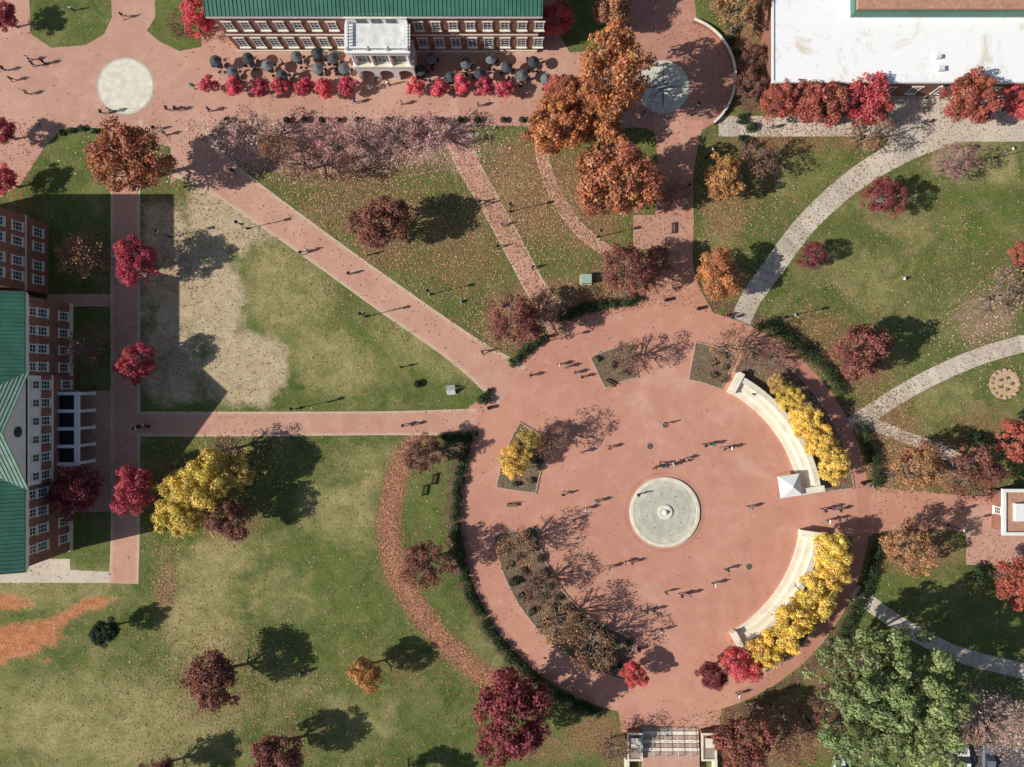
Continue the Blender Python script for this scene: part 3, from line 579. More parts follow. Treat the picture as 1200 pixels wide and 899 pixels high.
T(1012,785,52,PG,'tuft','tall pale green tree, upper left of the lower right clump',name='evergreen_tree',zr=1.5,lit=.3)
T(1065,812,60,(.28,.34,.11),'tuft','tall pale green tree, right one of the lower right clump',name='evergreen_tree',zr=1.5,lit=.3)
T(1010,850,52,(.24,.31,.10),'tuft','tall pale green tree, lower one of the lower right clump',name='evergreen_tree',zr=1.4,lit=.3)
T(1088,866,42,(.26,.32,.10),'tuft','pale green tree at the bottom edge near the cars',name='evergreen_tree',zr=1.4,lit=.3)
T(1040,815,40,(.30,.36,.12),'tuft','pale green tree in the middle of the lower right clump',name='evergreen_tree',zr=2.,lit=.3)
T(870,870,35,BRR,'dense','dark russet tree right of the plaza steps')
T(1172,850,44,(.46,.30,.27),'bare','pinkish bare tree above the parked cars',name='bare_tree')
for i,(a,b,c,k) in enumerate([(913,118,25,RO),(958,121,31,RO),(1016,116,30,RED),(1136,113,34,RO),(1196,118,22,RED)]): T(a,b,c,tuple(v*.85 for v in k),'dense','red tree in front of the white roofed building, %s from the left'%ORD[i],group='red trees before the white roof')
T(878,100,20,BR,'airy','brown thin tree between compass court and white roofed building')
T(882,65,16,BR,'airy','small brown tree above the one beside the compass court')
T(233,18,24,RED,'dense','bright red tree at the left end of the long building')
T(650,22,22,RED,'dense','bright red tree at the right end of the long building')
T(4,20,18,CR,'dense','crimson tree in the top left corner')
T(2,155,18,CR,'dense','crimson tree at left edge, upper of the two')
T(4,212,20,RED,'dense','bright red tree at left edge, lower of the two')
T(718,2,28,BO,'dense','brown orange tree at the top edge near the compass court')
T(862,2,34,BO,'airy','brown thin tree at the top edge right of the court')
T(1197,300,16,RO,'dense','red tree poking in from the right edge')
bt=lambda *a,**k: T(*a,name='bare_tree',**k)
PK=(.55,.30,.28)
for i,(a,b,c,col) in enumerate([(290,150,30,PK),(325,170,24,BO),(352,187,28,BR),(385,160,28,(.55,.24,.24)),(425,158,28,PK),(465,155,24,PK),(500,152,26,(.6,.28,.28)),(405,195,20,BR)]):
    bt(a,b,c,col,'bare','bare pinkish tree below the terrace, %s of the group from the left'%ORD[i],group='bare cherry trees below the terrace')
for a,b,c,l in [(860,405,30,'bare tree in the bed at the top of the plaza'),(905,420,22,'small bare tree near the top end of the seat wall'),(738,420,26,'bare tree in the small bed above the fountain'),(650,515,26,'bare tree in the bed with the yellow tree'),(606,645,30,'bare tree at the upper end of the long curved bed'),(655,735,32,'bare tree midway along the long curved bed'),(695,760,32,'bare tree at the lower end of the long curved bed'),
   (632,690,27,'small bare tree in the middle of the long curved bed'),(1182,345,36,'bare tree at the right edge of the lawn'),(1018,152,30,'bare tree beside the concrete walk below red trees'),(890,185,28,'bare brown tree at the top of the right lawn'),(98,300,32,'bare tree in the shade beside the west path'),(100,408,28,'bare tree in the shade between building and west path'),(970,825,26,'bare tree under the plaza at lower right'),(790,225,22,'bare tree beside the north path'),(210,30,18,'bare tree on the narrow lawn island'),(720,880,24,'bare tree left of the plaza steps'),(930,870,28,'bare tree among people at the bottom edge')]:
    bt(a,b,c,(.38,.22,.15) if c>33 else (BR if c<30 else BO),'bare',l)
row=[245,273,304,328,356,381,408,487,516,540,567,591,648]
for i,x in enumerate(row): T(x,102+(i%3-1)*2,12,(.74,.05,.09) if i%2 else (.62,.03,.08),'small','small red tree on the terrace, %s from the left of the row'%ORD[i],group='small red trees along the terrace',lit=.4)
def shrub(px,py,r,col,label,group=None,cat='shrub',base=.02):
    cnt[0]+=1; x,y=P(px,py,.5); t=thing('shrub',label,cat,(x,y,base),cnt[0]*1.7,group,(r*S,r*S,r*S*.9))
    link('foliage',SHRUB[cnt[0]%3],t,color=col); link('stems',TR[cnt[0]%4],t,scale=(.5,.5,.45))
shrub(1145,517,14,GR,'round dark green bush at the end of the lower right walk')
shrub(1147,673,14,GR,'round dark green bush below the brick court')
shrub(567,468,9,GR,'round green bush at the plaza end of the middle path'); shrub(572,460,6,GR,'small bush touching the green one beside the middle path')
for i,(a,b) in enumerate([(858,35),(856,48),(862,62),(868,140),(880,150)]): shrub(a,b,8,GR,'green bush by the compass court wall, %s from the top'%ORD[i],'bushes beside the compass court')
for i,(a,b) in enumerate([(70,155),(82,152),(95,150),(110,153)]): shrub(a,b,5,GR,'small bush at the top of the left lawn, %s from the left'%ORD[i],'bushes on the left lawn edge')
for i in range(34):
    a=189+i*1.98; r_=[160,178,192][i%3]+random.uniform(-5,5); shrub(779+r_*cos(R(a)),600-r_*sin(R(a)),random.uniform(5.5,10),[(.12,.115,.075),(.16,.135,.08),(.08,.095,.05)][(i*7)%3],'low dull shrub in the long curved bed, %s along from the top'%ORD[i],'shrubs of the long curved bed',base=.08)
for i in range(8):
    a=150+i*2.8; r_=[160,178,190][i%3]; shrub(779+r_*cos(R(a)),600-r_*sin(R(a)),random.uniform(4,6),(.15,.13,.06),'low shrub in the yellow tree bed, %s along its curve'%ORD[i],'shrubs of the yellow tree bed',base=.08)
for i in range(9):
    a=66+i*1.6 if i<5 else 102+(i-5)*4; r_=170+(i%3)*13; shrub(779+r_*cos(R(a)),600-r_*sin(R(a)),5.5,(.22,.17,.09),'low straw coloured shrub in the top beds, %s from the right'%ORD[i],'shrubs of the top beds',base=.08)
def hedge(pts,col,label,rad=.75,z=.55,n=None):
    sp=spline([(a,b,0) for a,b in pts],4); cs=[];rs=[]
    for q in sp:
        x,y=P(q[0],q[1]); 
        for _ in range(2): cs.append((x+random.uniform(-.45,.45),y+random.uniform(-.45,.45),z+random.uniform(-.15,.15))); rs.append(rad*random.uniform(.6,1.2))
    V,A=leafV(cs,rs,len(cs)*130,.12,int(pts[0][0])+3,.4); o=link('hedge',quads('hedge',V,{'lf':A},M['fol']),color=col)
    tag(o,label,'hedge',group='hedges around the plaza'); return o
arc=lambda r,a0,a1,n=12:[(779+r*cos(R(a0+(a1-a0)*i/n)),600-r*sin(R(a0+(a1-a0)*i/n))) for i in range(n+1)]
hedge(arc(244,158,196),GR,'dark hedge bounding the left side of the plaza'); hedge(arc(247,197,252,16),GR,'dark hedge along the lower left rim of the plaza')
hedge(arc(251,35,62),GR,'lumpy dark hedge along the upper right rim of the plaza',.95,.7); hedge(arc(250,8,24,6),GR,'short dark hedge above the east path',1.,.7); hedge(arc(250,-38,-9,8),GR,'dark hedge along the lower right rim of the plaza',1.,.7)
hedge([(655,372),(690,362),(748,350)],GR,'low dark hedge at the upper left rim of the plaza',.8); hedge([(600,425),(615,412),(632,400)],GR,'short dark hedge at the end of the slanting path',.7)
hedge([(518,512),(548,512)],GR,'tiny hedge below the middle path',.7)
hedge([(865,165),(885,172)],GR,'short hedge below the compass court wall',.6)
# ------------------------------------------------------------ fallen leaves
Vs=[];Cs=[]; g=rng
def scatter(x,y,col,size=(.07,.17)):
    n=len(x); px=x/S+600; py=449.5-y/S; rr=np.hypot(px-779,py-600); an=np.degrees(np.arctan2(600-py,px-779)); z=np.full(n,.045)
    keep=np.ones(n,bool); inb=np.zeros(n,bool)
    for r0,r1,a0,a1 in BEDS:
        inb|=(rr>r0-1)&(rr<r1+1)&(((an-a0)%360)<(a1-a0))
    z[inb]=.17; keep&=~((rr<240)&~inb&(g.random(n)>.07)); keep&=~((rr>156)&(rr<182)&(((an+62)%360)<125)); keep&=~((py<140)&(px<760)&(g.random(n)>.15)); keep&=~((px>130)&(px<165)&(g.random(n)>.25)&(py<690))
    keep&=~((px>1000)&(abs(py-600)<22)&(g.random(n)>.2))
    dl=abs((py-197)-(px-245)*.722)/1.233; keep&=~((dl<21)&(px>200)&(px<610)&(g.random(n)>.15)); keep&=~((abs(py-497)<14)&(px>165)&(px<560)&(g.random(n)>.15))
    x,y,z=x[keep],y[keep],z[keep]+g.uniform(0,.02,keep.sum()); n=len(x); a=g.uniform(0,6.28,n); s=g.uniform(size[0],size[1],n)
    c,d=np.cos(a)*s,np.sin(a)*s; t1=g.uniform(-.03,.03,n); Vs.append(np.stack([np.stack([x-c,y-d,z-t1*.5],1),np.stack([x+d*.7,y-c*.7,z+.01],1),np.stack([x+c,y+d,z+t1*.5],1),np.stack([x-d*.7,y+c*.7,z+.012],1)],1).reshape(-1,3))
    cc=np.array(col if np.ndim(col)==2 else [col]); cc=cc[g.integers(0,len(cc),n)]*g.uniform(.5,1.5,n)[:,None]; Cs.append(np.repeat(np.concatenate([cc,np.ones((n,1))],1),4,0))
for px,py,r,col,k in LIT:
    n=int(r*r*.42*k)+20; x0,y0=P(px,py); rad=r*S*.95
    scatter(x0+.8+g.normal(0,rad,n),y0+.2+g.normal(0,rad*.85,n),[tuple(v*.75+.05 for v in col),(.30,.15,.08),tuple(v*.8+.09 for v in col)])
tanc=[(.40,.25,.12),(.30,.15,.07),(.46,.32,.18),(.26,.10,.06)]
def area(px,py,rx,ry,n,col=tanc,uni=False):
    if uni: scatter((px-600)*S+g.uniform(-rx,rx,n)*S,(449.5-py)*S+g.uniform(-ry,ry,n)*S,col)
    else: scatter((px-600)*S+g.normal(0,rx*S*.6,n),(449.5-py)*S+g.normal(0,ry*S*.6,n),col)
area(600,449,610,460,22000,uni=True)
pk=[(.66,.40,.34),(.55,.29,.25),(.72,.50,.44),(.42,.21,.17)]
area(370,168,170,34,9000,pk); area(480,160,90,30,3500,pk); area(1150,390,60,50,900,pk); area(1165,850,60,45,1500,pk)
area(640,240,90,70,8000); area(600,380,60,40,2600); area(730,335,60,35,1800); area(1080,550,110,45,4500); area(900,865,110,50,3000); area(1030,500,50,60,2200); area(420,230,120,60,5500); area(480,300,110,80,4500); area(300,520,120,30,900); area(960,400,70,60,2600); area(900,220,60,60,1500); area(260,800,140,70,2500); area(1100,300,100,80,1500)
for i in range(len(dr)-1):
    for t in (0,.5):
        area(dr[i][0]*(1-t)+dr[i+1][0]*t,dr[i][1]*(1-t)+dr[i+1][1]*t,11,11,420,[(.44,.19,.11),(.34,.14,.08),(.50,.26,.15)])
area(660,700,70,60,900); area(850,250,40,60,1200); area(195,680,16,60,500)
V=np.concatenate(Vs); A=np.concatenate(Cs)
tag(link('fallen_leaves',quads('fallen_leaves',V,{'lc':A},M['leafg'])),'fallen autumn leaves scattered over lawns and beds','leaves',kind='stuff')
# ------------------------------------------------------------ people
def skinmesh(name,pts,edges,rad,mat,root=0,sub=1):
    me=bpy.data.meshes.new(name); me.from_pydata(pts,edges,[]); o=bpy.data.objects.new(name,me); C.objects.link(o)
    o.modifiers.new('s','SKIN'); sv=me.skin_vertices[0].data
    for i,r in enumerate(rad): sv[i].radius=(r,r) if not hasattr(r,'__len__') else r
    for i in range(len(pts)): sv[i].use_root=(i==root)
    m=o.modifiers.new('u','SUBSURF'); m.levels=sub; m.render_levels=sub
    dg=bpy.context.evaluated_depsgraph_get(); nm=bpy.data.meshes.new_from_object(o.evaluated_get(dg)); bpy.data.objects.remove(o)
    nm.materials.clear(); nm.materials.append(mat); nm.polygons.foreach_set('use_smooth',[True]*len(nm.polygons)); nm.name=name; return nm
def make_pose(kind):
    sit=kind=='sit'; st={'walk':.30,'stride':-.34,'stand':.03,'sit':0,'talk':-.05}[kind]; pz=.50 if sit else .95
    J={}; J['pel']=(0,0,pz); J['che']=(0,.02,pz+.34); J['nec']=(0,.02,pz+.53); J['hed']=(0,.05,pz+.64); J['top']=(0,.04,pz+.74)
    for s,n in ((-1,'l'),(1,'r')):
        f=st*s
        J['hip'+n]=(s*.09,0,pz-.04)
        if sit: J['kne'+n]=(s*.12,.43,.50); J['ank'+n]=(s*.12,.45,.09); J['toe'+n]=(s*.13,.62,.05)
        else: J['kne'+n]=(s*.10,f*.55+.05,.50); J['ank'+n]=(s*.10,f-.02,.09+(.06 if f<-.2 else 0)); J['toe'+n]=(s*.12,f+.17,.04+(.01 if f<-.2 else 0))
        J['sho'+n]=(s*.19,.02,pz+.46)
        if sit: J['elb'+n]=(s*.24,.12,pz+.2); J['wri'+n]=(s*.15,.36,pz+.2)
        elif kind=='talk' and s>0: J['elb'+n]=(s*.25,.08,pz+.2); J['wri'+n]=(s*.14,.30,pz+.34)
        else: J['elb'+n]=(s*.25,-f*.3,pz+.17); J['wri'+n]=(s*.25,-f*.75+.05,pz-.08)
        w=Vector(J['wri'+n]); e=Vector(J['elb'+n]); J['han'+n]=tuple(w+(w-e).normalized()*.08)
    def sk(name,keys,eds,rd,mat): 
        ix={k:i for i,k in enumerate(keys)}; return skinmesh(name,[J[k] for k in keys],[(ix[a],ix[b]) for a,b in eds],[rd[k[:3]] for k in keys],mat)
    arm=[];leg=[];ak=[];lk=[]
    for n in 'lr': arm+=[('che','sho'+n),('sho'+n,'elb'+n),('elb'+n,'wri'+n)]; ak+=['sho'+n,'elb'+n,'wri'+n]; leg+=[('pel','hip'+n),('hip'+n,'kne'+n),('kne'+n,'ank'+n)]; lk+=['hip'+n,'kne'+n,'ank'+n]
    rd=dict(pel=(.14,.10),che=(.15,.10),nec=.055,hed=(.085,.1),top=(.065,.075),hip=.085,kne=.055,ank=.04,toe=.035,sho=.06,elb=.042,wri=.028,han=(.04,.022))
    body=sk('body',['pel','che','nec','hed','top']+ak+['hanl','hanr']+lk+['toel','toer'],[('pel','che'),('che','nec'),('nec','hed'),('hed','top')]+arm+leg+[('wril','hanl'),('wrir','hanr'),('ankl','toel'),('ankr','toer')],rd,M['skin'])
    mb=MB()
    for s,n in ((-1,'l'),(1,'r')):
        h=Vector(J['han'+n]); w=Vector(J['wri'+n]); d=(h-w).normalized(); sd=Vector((0,1,0)) if abs(d.y)<.7 else Vector((1,0,0))
        for q,(off,L_) in enumerate(((-.03,.055),(-.01,.07),(.01,.075),(.03,.065))): a=h+sd*off; b=a+d*L_*.6; mb.tube(a,b,.009,.008,5); mb.tube(b,b+d*L_*.4+Vector((-s*.015,0,0)),.008,.006,5)
        mb.tube(w+sd*.03,h+sd*.06,.011,.008,5)
    hd=Vector(J['hed']); mb.tube(hd+Vector((0,.075,.02)),hd+Vector((0,.115,-.01)),.008,.014,5)
    for s in (-1,1): mb.tube(hd+Vector((s*.075,0,0)),hd+Vector((s*.1,-.01,.01)),.022,.018,6)
    vs=[tuple(v.co) for v in body.vertices]; o=len(vs); fs=[tuple(p.vertices) for p in body.polygons]+[tuple(i+o for i in f) for f in mb.f]
    b2=bpy.data.meshes.new('body'); b2.from_pydata(vs+mb.v,[],fs); b2.materials.append(M['skin']); b2.polygons.foreach_set('use_smooth',[True]*len(fs)); b2.update()
    rt=dict(pel=(.165,.125),che=(.175,.13),nec=.085,sho=.085,elb=.062,wri=.045); J['nec']=(0,.02,pz+.5)
    top=sk('jacket',['pel','che','nec']+ak,[('pel','che'),('che','nec')]+arm,rt,M['cloth'])
    rl=dict(pel=(.155,.12),hip=.105,kne=.078,ank=.062); trs=sk('trousers',['pel']+lk,leg,rl,M['cloth'])
    sh=MB()
    for n in 'lr':
        a=Vector(J['ank'+n]); t_=Vector(J['toe'+n]); sh.tube(a+Vector((0,-.05,-.04)),t_+Vector((0,.02,0)),.055,.045,8); 
    hm=MB().lathe(0,0,[(.045,-.09),(.098,-.05),(.112,.0),(.108,.05),(.08,.095),(.03,.115)],12); hm.v=[(x+hd.x,(y*1.12)+hd.y-.022,z+hd.z+.03) for x,y,z in hm.v]
    return b2,top,trs,sh.mesh('shoes',M['rubber'],True),hm.mesh('hair',M['cloth'],True)
POSES={k:make_pose(k) for k in ('walk','stride','stand','sit','talk')}
COL={'black':(.02,.02,.022),'white':(.8,.8,.79),'grey':(.25,.25,.26),'red':(.5,.03,.03),'navy':(.02,.035,.10),'blue':(.06,.16,.42),'teal':(.03,.22,.24),'tan':(.45,.33,.2),'green':(.05,.14,.06),'pink':(.6,.25,.3),'yellow':(.65,.48,.06),'purple':(.16,.06,.25)}
HA=[(.02,.015,.01),(.06,.03,.015),(.12,.07,.03),(.3,.2,.09),(.03,.02,.02)]; SK=[(.55,.34,.25),(.48,.28,.19),(.22,.12,.08),(.12,.065,.045)]
POSEW={'walk':'walking','stride':'striding','stand':'standing','sit':'seated','talk':'gesturing'}
pc=[0]
def person(px,py,face,top,bot,pose,where,z=.02):
    pc[0]+=1; k=pc[0]; x,y=P(px,py,.9)
    lab='person in %s top and %s trousers %s %s'%(top,bot,POSEW[pose],where)
    if len(lab.split())>16: lab='person in %s top %s %s'%(top,POSEW[pose],where)
    t=thing('person',lab,'person',(x,y,z),R(face-90),None,random.uniform(.96,1.06))
    b,j,tr,s,h=POSES[pose]
    link('body',b,t,color=SK[k%4 if k%3 else 0]); link('jacket',j,t,color=COL[top]); link('trousers',tr,t,color=COL[bot]); link('shoes',s,t); link('hair',h,t,color=HA[k%5]); return t
PE=[(622,440,200,'navy','black','walk','at the mouth of the diagonal path'),
(656,427,190,'white','navy','walk','leftmost of the four above the plaza'),(664,430,190,'grey','black','stride','second of the four above the plaza'),(673,437,10,'red','grey','walk','third of the four above the plaza'),(682,442,20,'black','navy','talk','last of the four above the plaza'),
(714,525,170,'black','grey','walk','alone between yellow tree bed and manhole'),(683,530,0,'tan','navy','stride','right of the bed with the yellow tree'),(781,497,90,'grey','black','stand','near the upper manhole cover'),
(827,522,350,'black','black','walk','left of the group right of the manhole'),(836,521,350,'teal','navy','stride','second in the group right of the manhole'),(849,526,170,'navy','grey','walk','third in the group right of the manhole'),(857,525,0,'white','black','stand','last in the group right of the manhole'),
(768,549,60,'red','black','walk','at left end of the line above the fountain'),(774,545,60,'black','navy','stride','second in the line above the fountain'),(782,547,50,'blue','black','walk','third in the line above the fountain'),(789,544,40,'white','grey','walk','fourth in the line above the fountain'),(797,543,40,'black','tan','stride','fifth in the line above the fountain'),(804,538,40,'pink','navy','walk','at right end of the line above the fountain'),
(748,580,300,'black','black','stand','on the left rim of the fountain'),(673,610,190,'navy','black','stride','left of the fountain on open brick'),(686,597,10,'white','navy','walk','left of the fountain, slightly higher'),(880,595,180,'grey','navy','walk','alone right of the fountain'),
(714,666,180,'black','grey','walk','below left of the fountain, outer one'),(732,660,170,'tan','black','stride','below left of the fountain, middle one'),(741,660,170,'red','navy','walk','below left of the fountain, inner one'),
(853,668,0,'black','black','stride','below right of the fountain, farther one'),(838,685,20,'white','black','walk','below right of the fountain, nearer the drain'),(781,695,250,'navy','tan','stand','directly below the fountain'),(799,698,0,'black','navy','walk','below the fountain, left of the pair'),(808,697,0,'grey','black','walk','below the fountain, right of the pair'),
(758,717,200,'green','black','walk','low on the plaza, left of a pair'),(767,716,200,'black','navy','stride','low on the plaza, right of a pair'),(776,740,80,'white','navy','stand','near the lower end of the long bed'),
(967,598,180,'black','navy','walk','at the gap between seat walls, leftmost'),(976,596,180,'purple','black','stride','at the gap between seat walls, second'),(983,609,0,'navy','grey','walk','at the gap between seat walls, lowest'),(972,611,180,'white','black','talk','at the gap between seat walls, lower left'),(985,598,10,'black','black','walk','at the gap between seat walls, rightmost'),
(1022,570,180,'grey','navy','stand','on the east path beside the hedge'),
(660,580,90,'black','tan','walk','below the bed with the yellow tree'),(700,588,0,'teal','black','walk','between fountain and yellow tree bed'),
(3,80,20,'black','navy','walk','at the far left edge of the terrace'),(12,92,10,'grey','black','stride','near the left edge of the terrace'),(32,68,40,'white','black','walk','left of the pair under the corner island'),(38,75,40,'black','grey','walk','right of the pair under the corner island'),(50,72,200,'navy','black','stand','beyond the pair under the corner island'),(30,108,10,'tan','navy','walk','on the left terrace above the crimson tree'),
(118,131,0,'black','black','walk','below left of the pale stone disc'),(128,129,0,'white','navy','stride','directly below the pale stone disc'),(180,150,330,'navy','grey','walk','above the burnt orange tree'),(192,156,330,'grey','black','talk','right above the burnt orange tree'),(195,127,0,'red','black','walk','right of the pale stone disc, lower'),(205,127,0,'black','navy','walk','right of the pale stone disc, farther'),(83,9,270,'white','navy','stand','on the corner lawn island'),(143,18,90,'black','tan','walk','between the two lawn islands'),(244,128,0,'blue','black','stride','left of the terrace tree row, below'),
(272,200,320,'black','navy','walk','at the top of the diagonal path'),(352,296,140,'navy','black','walk','midway on the diagonal path, left of a pair'),(360,293,140,'white','grey','stride','midway on the diagonal path, right of a pair'),(408,320,320,'black','black','stand','on the diagonal path near the lamp'),(565,413,140,'tan','black','walk','low on the diagonal path'),
(562,236,120,'black','navy','walk','high on the slanting path, left of a pair'),(568,238,120,'grey','black','walk','high on the slanting path, right of a pair'),(588,263,300,'pink','navy','stride','midway on the slanting path'),(583,289,120,'black','grey','walk','on the slanting path edge'),(624,313,300,'navy','black','walk','low on the slanting path'),
(540,353,0,'white','black','sit','on the grass above the diagonal path'),(430,298,90,'yellow','navy','stand','on the lawn below the russet tree'),(1062,326,0,'white','grey','sit','on the right lawn'),(470,430,270,'green','black','stand','on the lawn above the white sign'),(697,150,0,'black','navy','walk','under the orange trees'),
(472,499,180,'black','black','walk','on the middle path, left of a pair'),(483,498,180,'navy','grey','walk','on the middle path, right of a pair'),(168,499,0,'white','black','stand','where middle and west paths cross'),(150,560,90,'grey','navy','walk','on the west path beside the crimson tree'),
(808,217,270,'black','navy','walk','on the north path, upper of a pair'),(805,238,270,'white','black','stride','on the north path, lower of a pair'),(770,75,200,'navy','black','walk','on the compass court above the star'),(850,370,0,'red','black','walk','at the top rim of the plaza'),(858,372,0,'black','navy','walk','beside the one in red at the top rim'),(756,130,250,'tan','black','walk','below left of the compass star'),
(883,462,240,'black','navy','sit','on the upper seat wall'),(1003,715,60,'black','tan','walk','on the bottom right walk near the hedge'),(1012,700,60,'pink','black','stride','at the plaza end of the bottom right walk'),(352,790,0,'white','navy','stand','on the lower left lawn between trees'),
(866,815,0,'white','navy','walk','beside the bright red tree'),(876,826,30,'black','black','stand','below the bright red tree'),(905,828,0,'grey','navy','talk','in the crowd at the bottom, leftmost'),(918,838,180,'white','black','stand','in the crowd at the bottom, second'),(935,833,200,'navy','grey','walk','in the crowd at the bottom, third'),(948,845,90,'black','navy','talk','in the crowd at the bottom, fourth'),(958,838,270,'red','black','stand','in the crowd at the bottom, fifth'),(967,852,0,'white','tan','stand','in the crowd at the bottom, sixth'),(980,845,180,'teal','black','walk','in the crowd at the bottom, seventh'),(940,862,180,'tan','navy','walk','in the crowd at the bottom, lowest'),(1133,597,0,'black','navy','walk','on the east path near the court'),
(1085,142,0,'navy','black','walk','on the concrete apron'),(905,148,180,'black','grey','walk','on the concrete walk below the red trees')]
for q in PE:
    z=.02
    if 'rim of the fountain' in q[6]: z=.28
    if 'on the upper seat wall' in q[6]: z=0.0
    if q[5]=='sit' and 'wall' not in q[6]: z=-.36
    person(*q,z=z)
# ------------------------------------------------------------ street furniture
lp=MB().lathe(0,0,[(.2,0),(.2,.25),(.09,.5)],10).mesh('base',M['metal']); lq=MB().tube((0,0,.5),(0,0,4.2),.07,.05,8).mesh('pole',M['metal'])
lr=MB().lathe(0,0,[(.14,4.2),(.24,4.35),(.2,4.8)],10).mesh('lantern',M['lamp']); ls=MB().lathe(0,0,[(.28,4.8),(.1,5.0),(.02,5.1)],10).mesh('lantern_cap',M['metal'])
lb=MB().tube((0,0,3.9),(0.75,0,3.9),.02,.02).tube((0,0,2.7),(.75,0,2.7),.02,.02).mesh('banner_arm',M['metal']); lf=MB().bb(.1,.7,-.01,.01,2.72,3.88).mesh('banner',M['obj'])
LAMPS=[(290,268,1,'above the tan soil patch'),(429,371,1,'below the diagonal path'),(352,478,1,'above the middle path'),(598,248,1,'between the slanting and curved paths'),(505,345,0,'on the lawn near the diagonal path'),(200,278,0,'in the shade on the tan soil'),(700,278,0,'at the end of the curved path'),(175,500,0,'at the start of the middle path'),(827,185,0,'right of the north path'),(1085,115,0,'before the white roofed building'),(1165,185,1,'on the top right lawn'),(920,372,0,'at the start of the upper right hedge'),(810,135,0,'below the compass court'),(1110,615,0,'below the east path'),(640,400,0,'at the plaza junction'),(700,170,0,'between the orange trees')]
for px,py,bn,w in LAMPS:
    x,y=P(px,py); t=thing('street_lamp','tall black lamp post %s'%w+(' carrying a banner' if bn else ''),'street lamp',(x,y,.01),random.uniform(-.5,.5),'lamp posts of the campus')
    link('base',lp,t);link('pole',lq,t);o=link('lantern',lr,t);link('lantern_cap',ls,o)
    if bn: link('banner_arm',lb,t); link('banner',lf,t,color=(.05,.25,.14))
um_c=MB(); ur=.95
for k in range(8):
    a0=k*pi/4;a1=a0+pi/4; am=(a0+a1)/2
    um_c.add([(0,0,2.75),(ur*cos(a0),ur*sin(a0),2.2),(ur*.95*cos(am),ur*.95*sin(am),2.24),(ur*cos(a1),ur*sin(a1),2.2),(ur*cos(a0),ur*sin(a0),2.05),(ur*.95*cos(am),ur*.95*sin(am),2.09),(ur*cos(a1),ur*sin(a1),2.05)],[(0,1,2),(0,2,3),(1,4,5,2),(2,5,6,3)])
um_c=um_c.mesh('canopy',M['cloth']); um_p=MB().tube((0,0,.05),(0,0,2.72),.025,.025,8).mesh('pole',M['steel']); um_b=MB().lathe(0,0,[(.28,0),(.28,.06),(.05,.12)],16).mesh('base',M['metal']); um_f=MB().lathe(0,0,[(.05,2.74),(.06,2.8),(.01,2.88)],8).mesh('finial',M['steel'])
q=MB()
for k in range(8): q.tube((0,0,2.68),(.93*cos(k*pi/4),.93*sin(k*pi/4),2.17),.012,.01,4)
um_r=q.mesh('ribs',M['steel'])
tt=MB().lathe(0,0,[(.55,.70),(.55,.73)],20).mesh('table_top',M['metal']); tl=MB().tube((0.05,0,.7),(.4,0,0),.02,.02,6).mesh('leg',M['metal'])
cs_=MB().bb(-.22,.22,-.2,.22,.43,.46).mesh('seat',M['metal']); cb_=MB().bb(-.22,.22,-.24,-.2,.46,.88).mesh('backrest',M['metal']); cl_=MB().tube((0,0,.43),(0,0,0),.015,.015,5).mesh('leg',M['metal'])
UM=[(252,71),(272,84),(290,68),(313,76),(330,88),(347,66),(371,62),(372,80),(403,80),(390,68),(493,82),(505,68),(528,90),(546,74),(562,86),(575,68),(594,78),(612,88),(625,72),(640,92)]
UM.sort(); uc=[(.06,.068,.078),(.11,.12,.13),(.045,.052,.06),(.15,.16,.165)]
for i,(px,py) in enumerate(UM):
    x,y=P(px,py,2.3); w='%s from the left'%ORD[i]
    t=thing('patio_umbrella','dark octagonal umbrella on the terrace, %s'%w,'umbrella',(x,y,.02),i*.7,'umbrellas on the terrace')
    for nm,m in (('pole',um_p),('base',um_b),('finial',um_f),('ribs',um_r)): link(nm,m,t)
    link('canopy',um_c,t,color=uc[i%4])
    t=thing('patio_table','round black table under the terrace umbrella, %s'%w,'table',(x+.001,y,.02),i,'tables on the terrace'); link('table_top',tt,t)
    for k in range(4): link('leg',tl,t,rz=k*pi/2)
    for k in range(3 if i%2 else 4):
        a=i+k*2*pi/(3 if i%2 else 4); d=1.0
        t=thing('patio_chair','black metal chair at the terrace table %s, %s chair round it'%(w,ORD[k]),'chair',(x+d*cos(a),y+d*sin(a),.02),a+pi/2,'chairs on the terrace')
        link('seat',cs_,t);link('backrest',cb_,t)
        for sx in (-.19,.19):
            for sy in (-.18,.19): link('leg',cl_,t,(sx,sy,0))
for i,(px,py,f,a,b) in enumerate([(300,78,90,'black','navy'),(330,72,0,'white','black'),(360,75,180,'grey','black'),(395,88,90,'black','grey'),(440,92,270,'navy','black'),(455,97,270,'white','navy'),(505,78,0,'black','black'),(535,85,90,'red','navy'),(560,86,180,'black','tan'),(603,90,0,'grey','navy'),(618,70,90,'navy','black'),(345,84,0,'tan','black'),(415,118,0,'blue','navy'),(470,120,180,'white','black'),(560,122,0,'black','grey'),(225,100,90,'teal','navy')]):
    person(px,py,f,a,b,['walk','talk','stand','stride'][i%4],'by the %s small red terrace tree'%ORD[min(range(13),key=lambda j:abs(row[j]-px))])
pt=MB().lathe(0,0,[(.32,0),(.5,.55),(.55,.6),(.48,.6),(.44,.5),(.05,.5)],18).mesh('pot',M['metal']); ps=MB().lathe(0,0,[(.44,.5),(.2,.56),(.02,.57)],12).mesh('soil',M['mulch'])
for i,x_ in enumerate([268,337,358,378,397,420,455,487,512,540,560,590,612]):
    x,y=P(x_,142); t=thing('planter_pot','round dark planter pot below the terrace, %s from the left'%ORD[i],'planter pot',(x,y,.02),0,'planter pots along the terrace edge'); link('pot',pt,t); link('soil',ps,t); link('plant',SHRUB[i%3],t,(0,0,.45),None,.42,(.06,.08,.03))
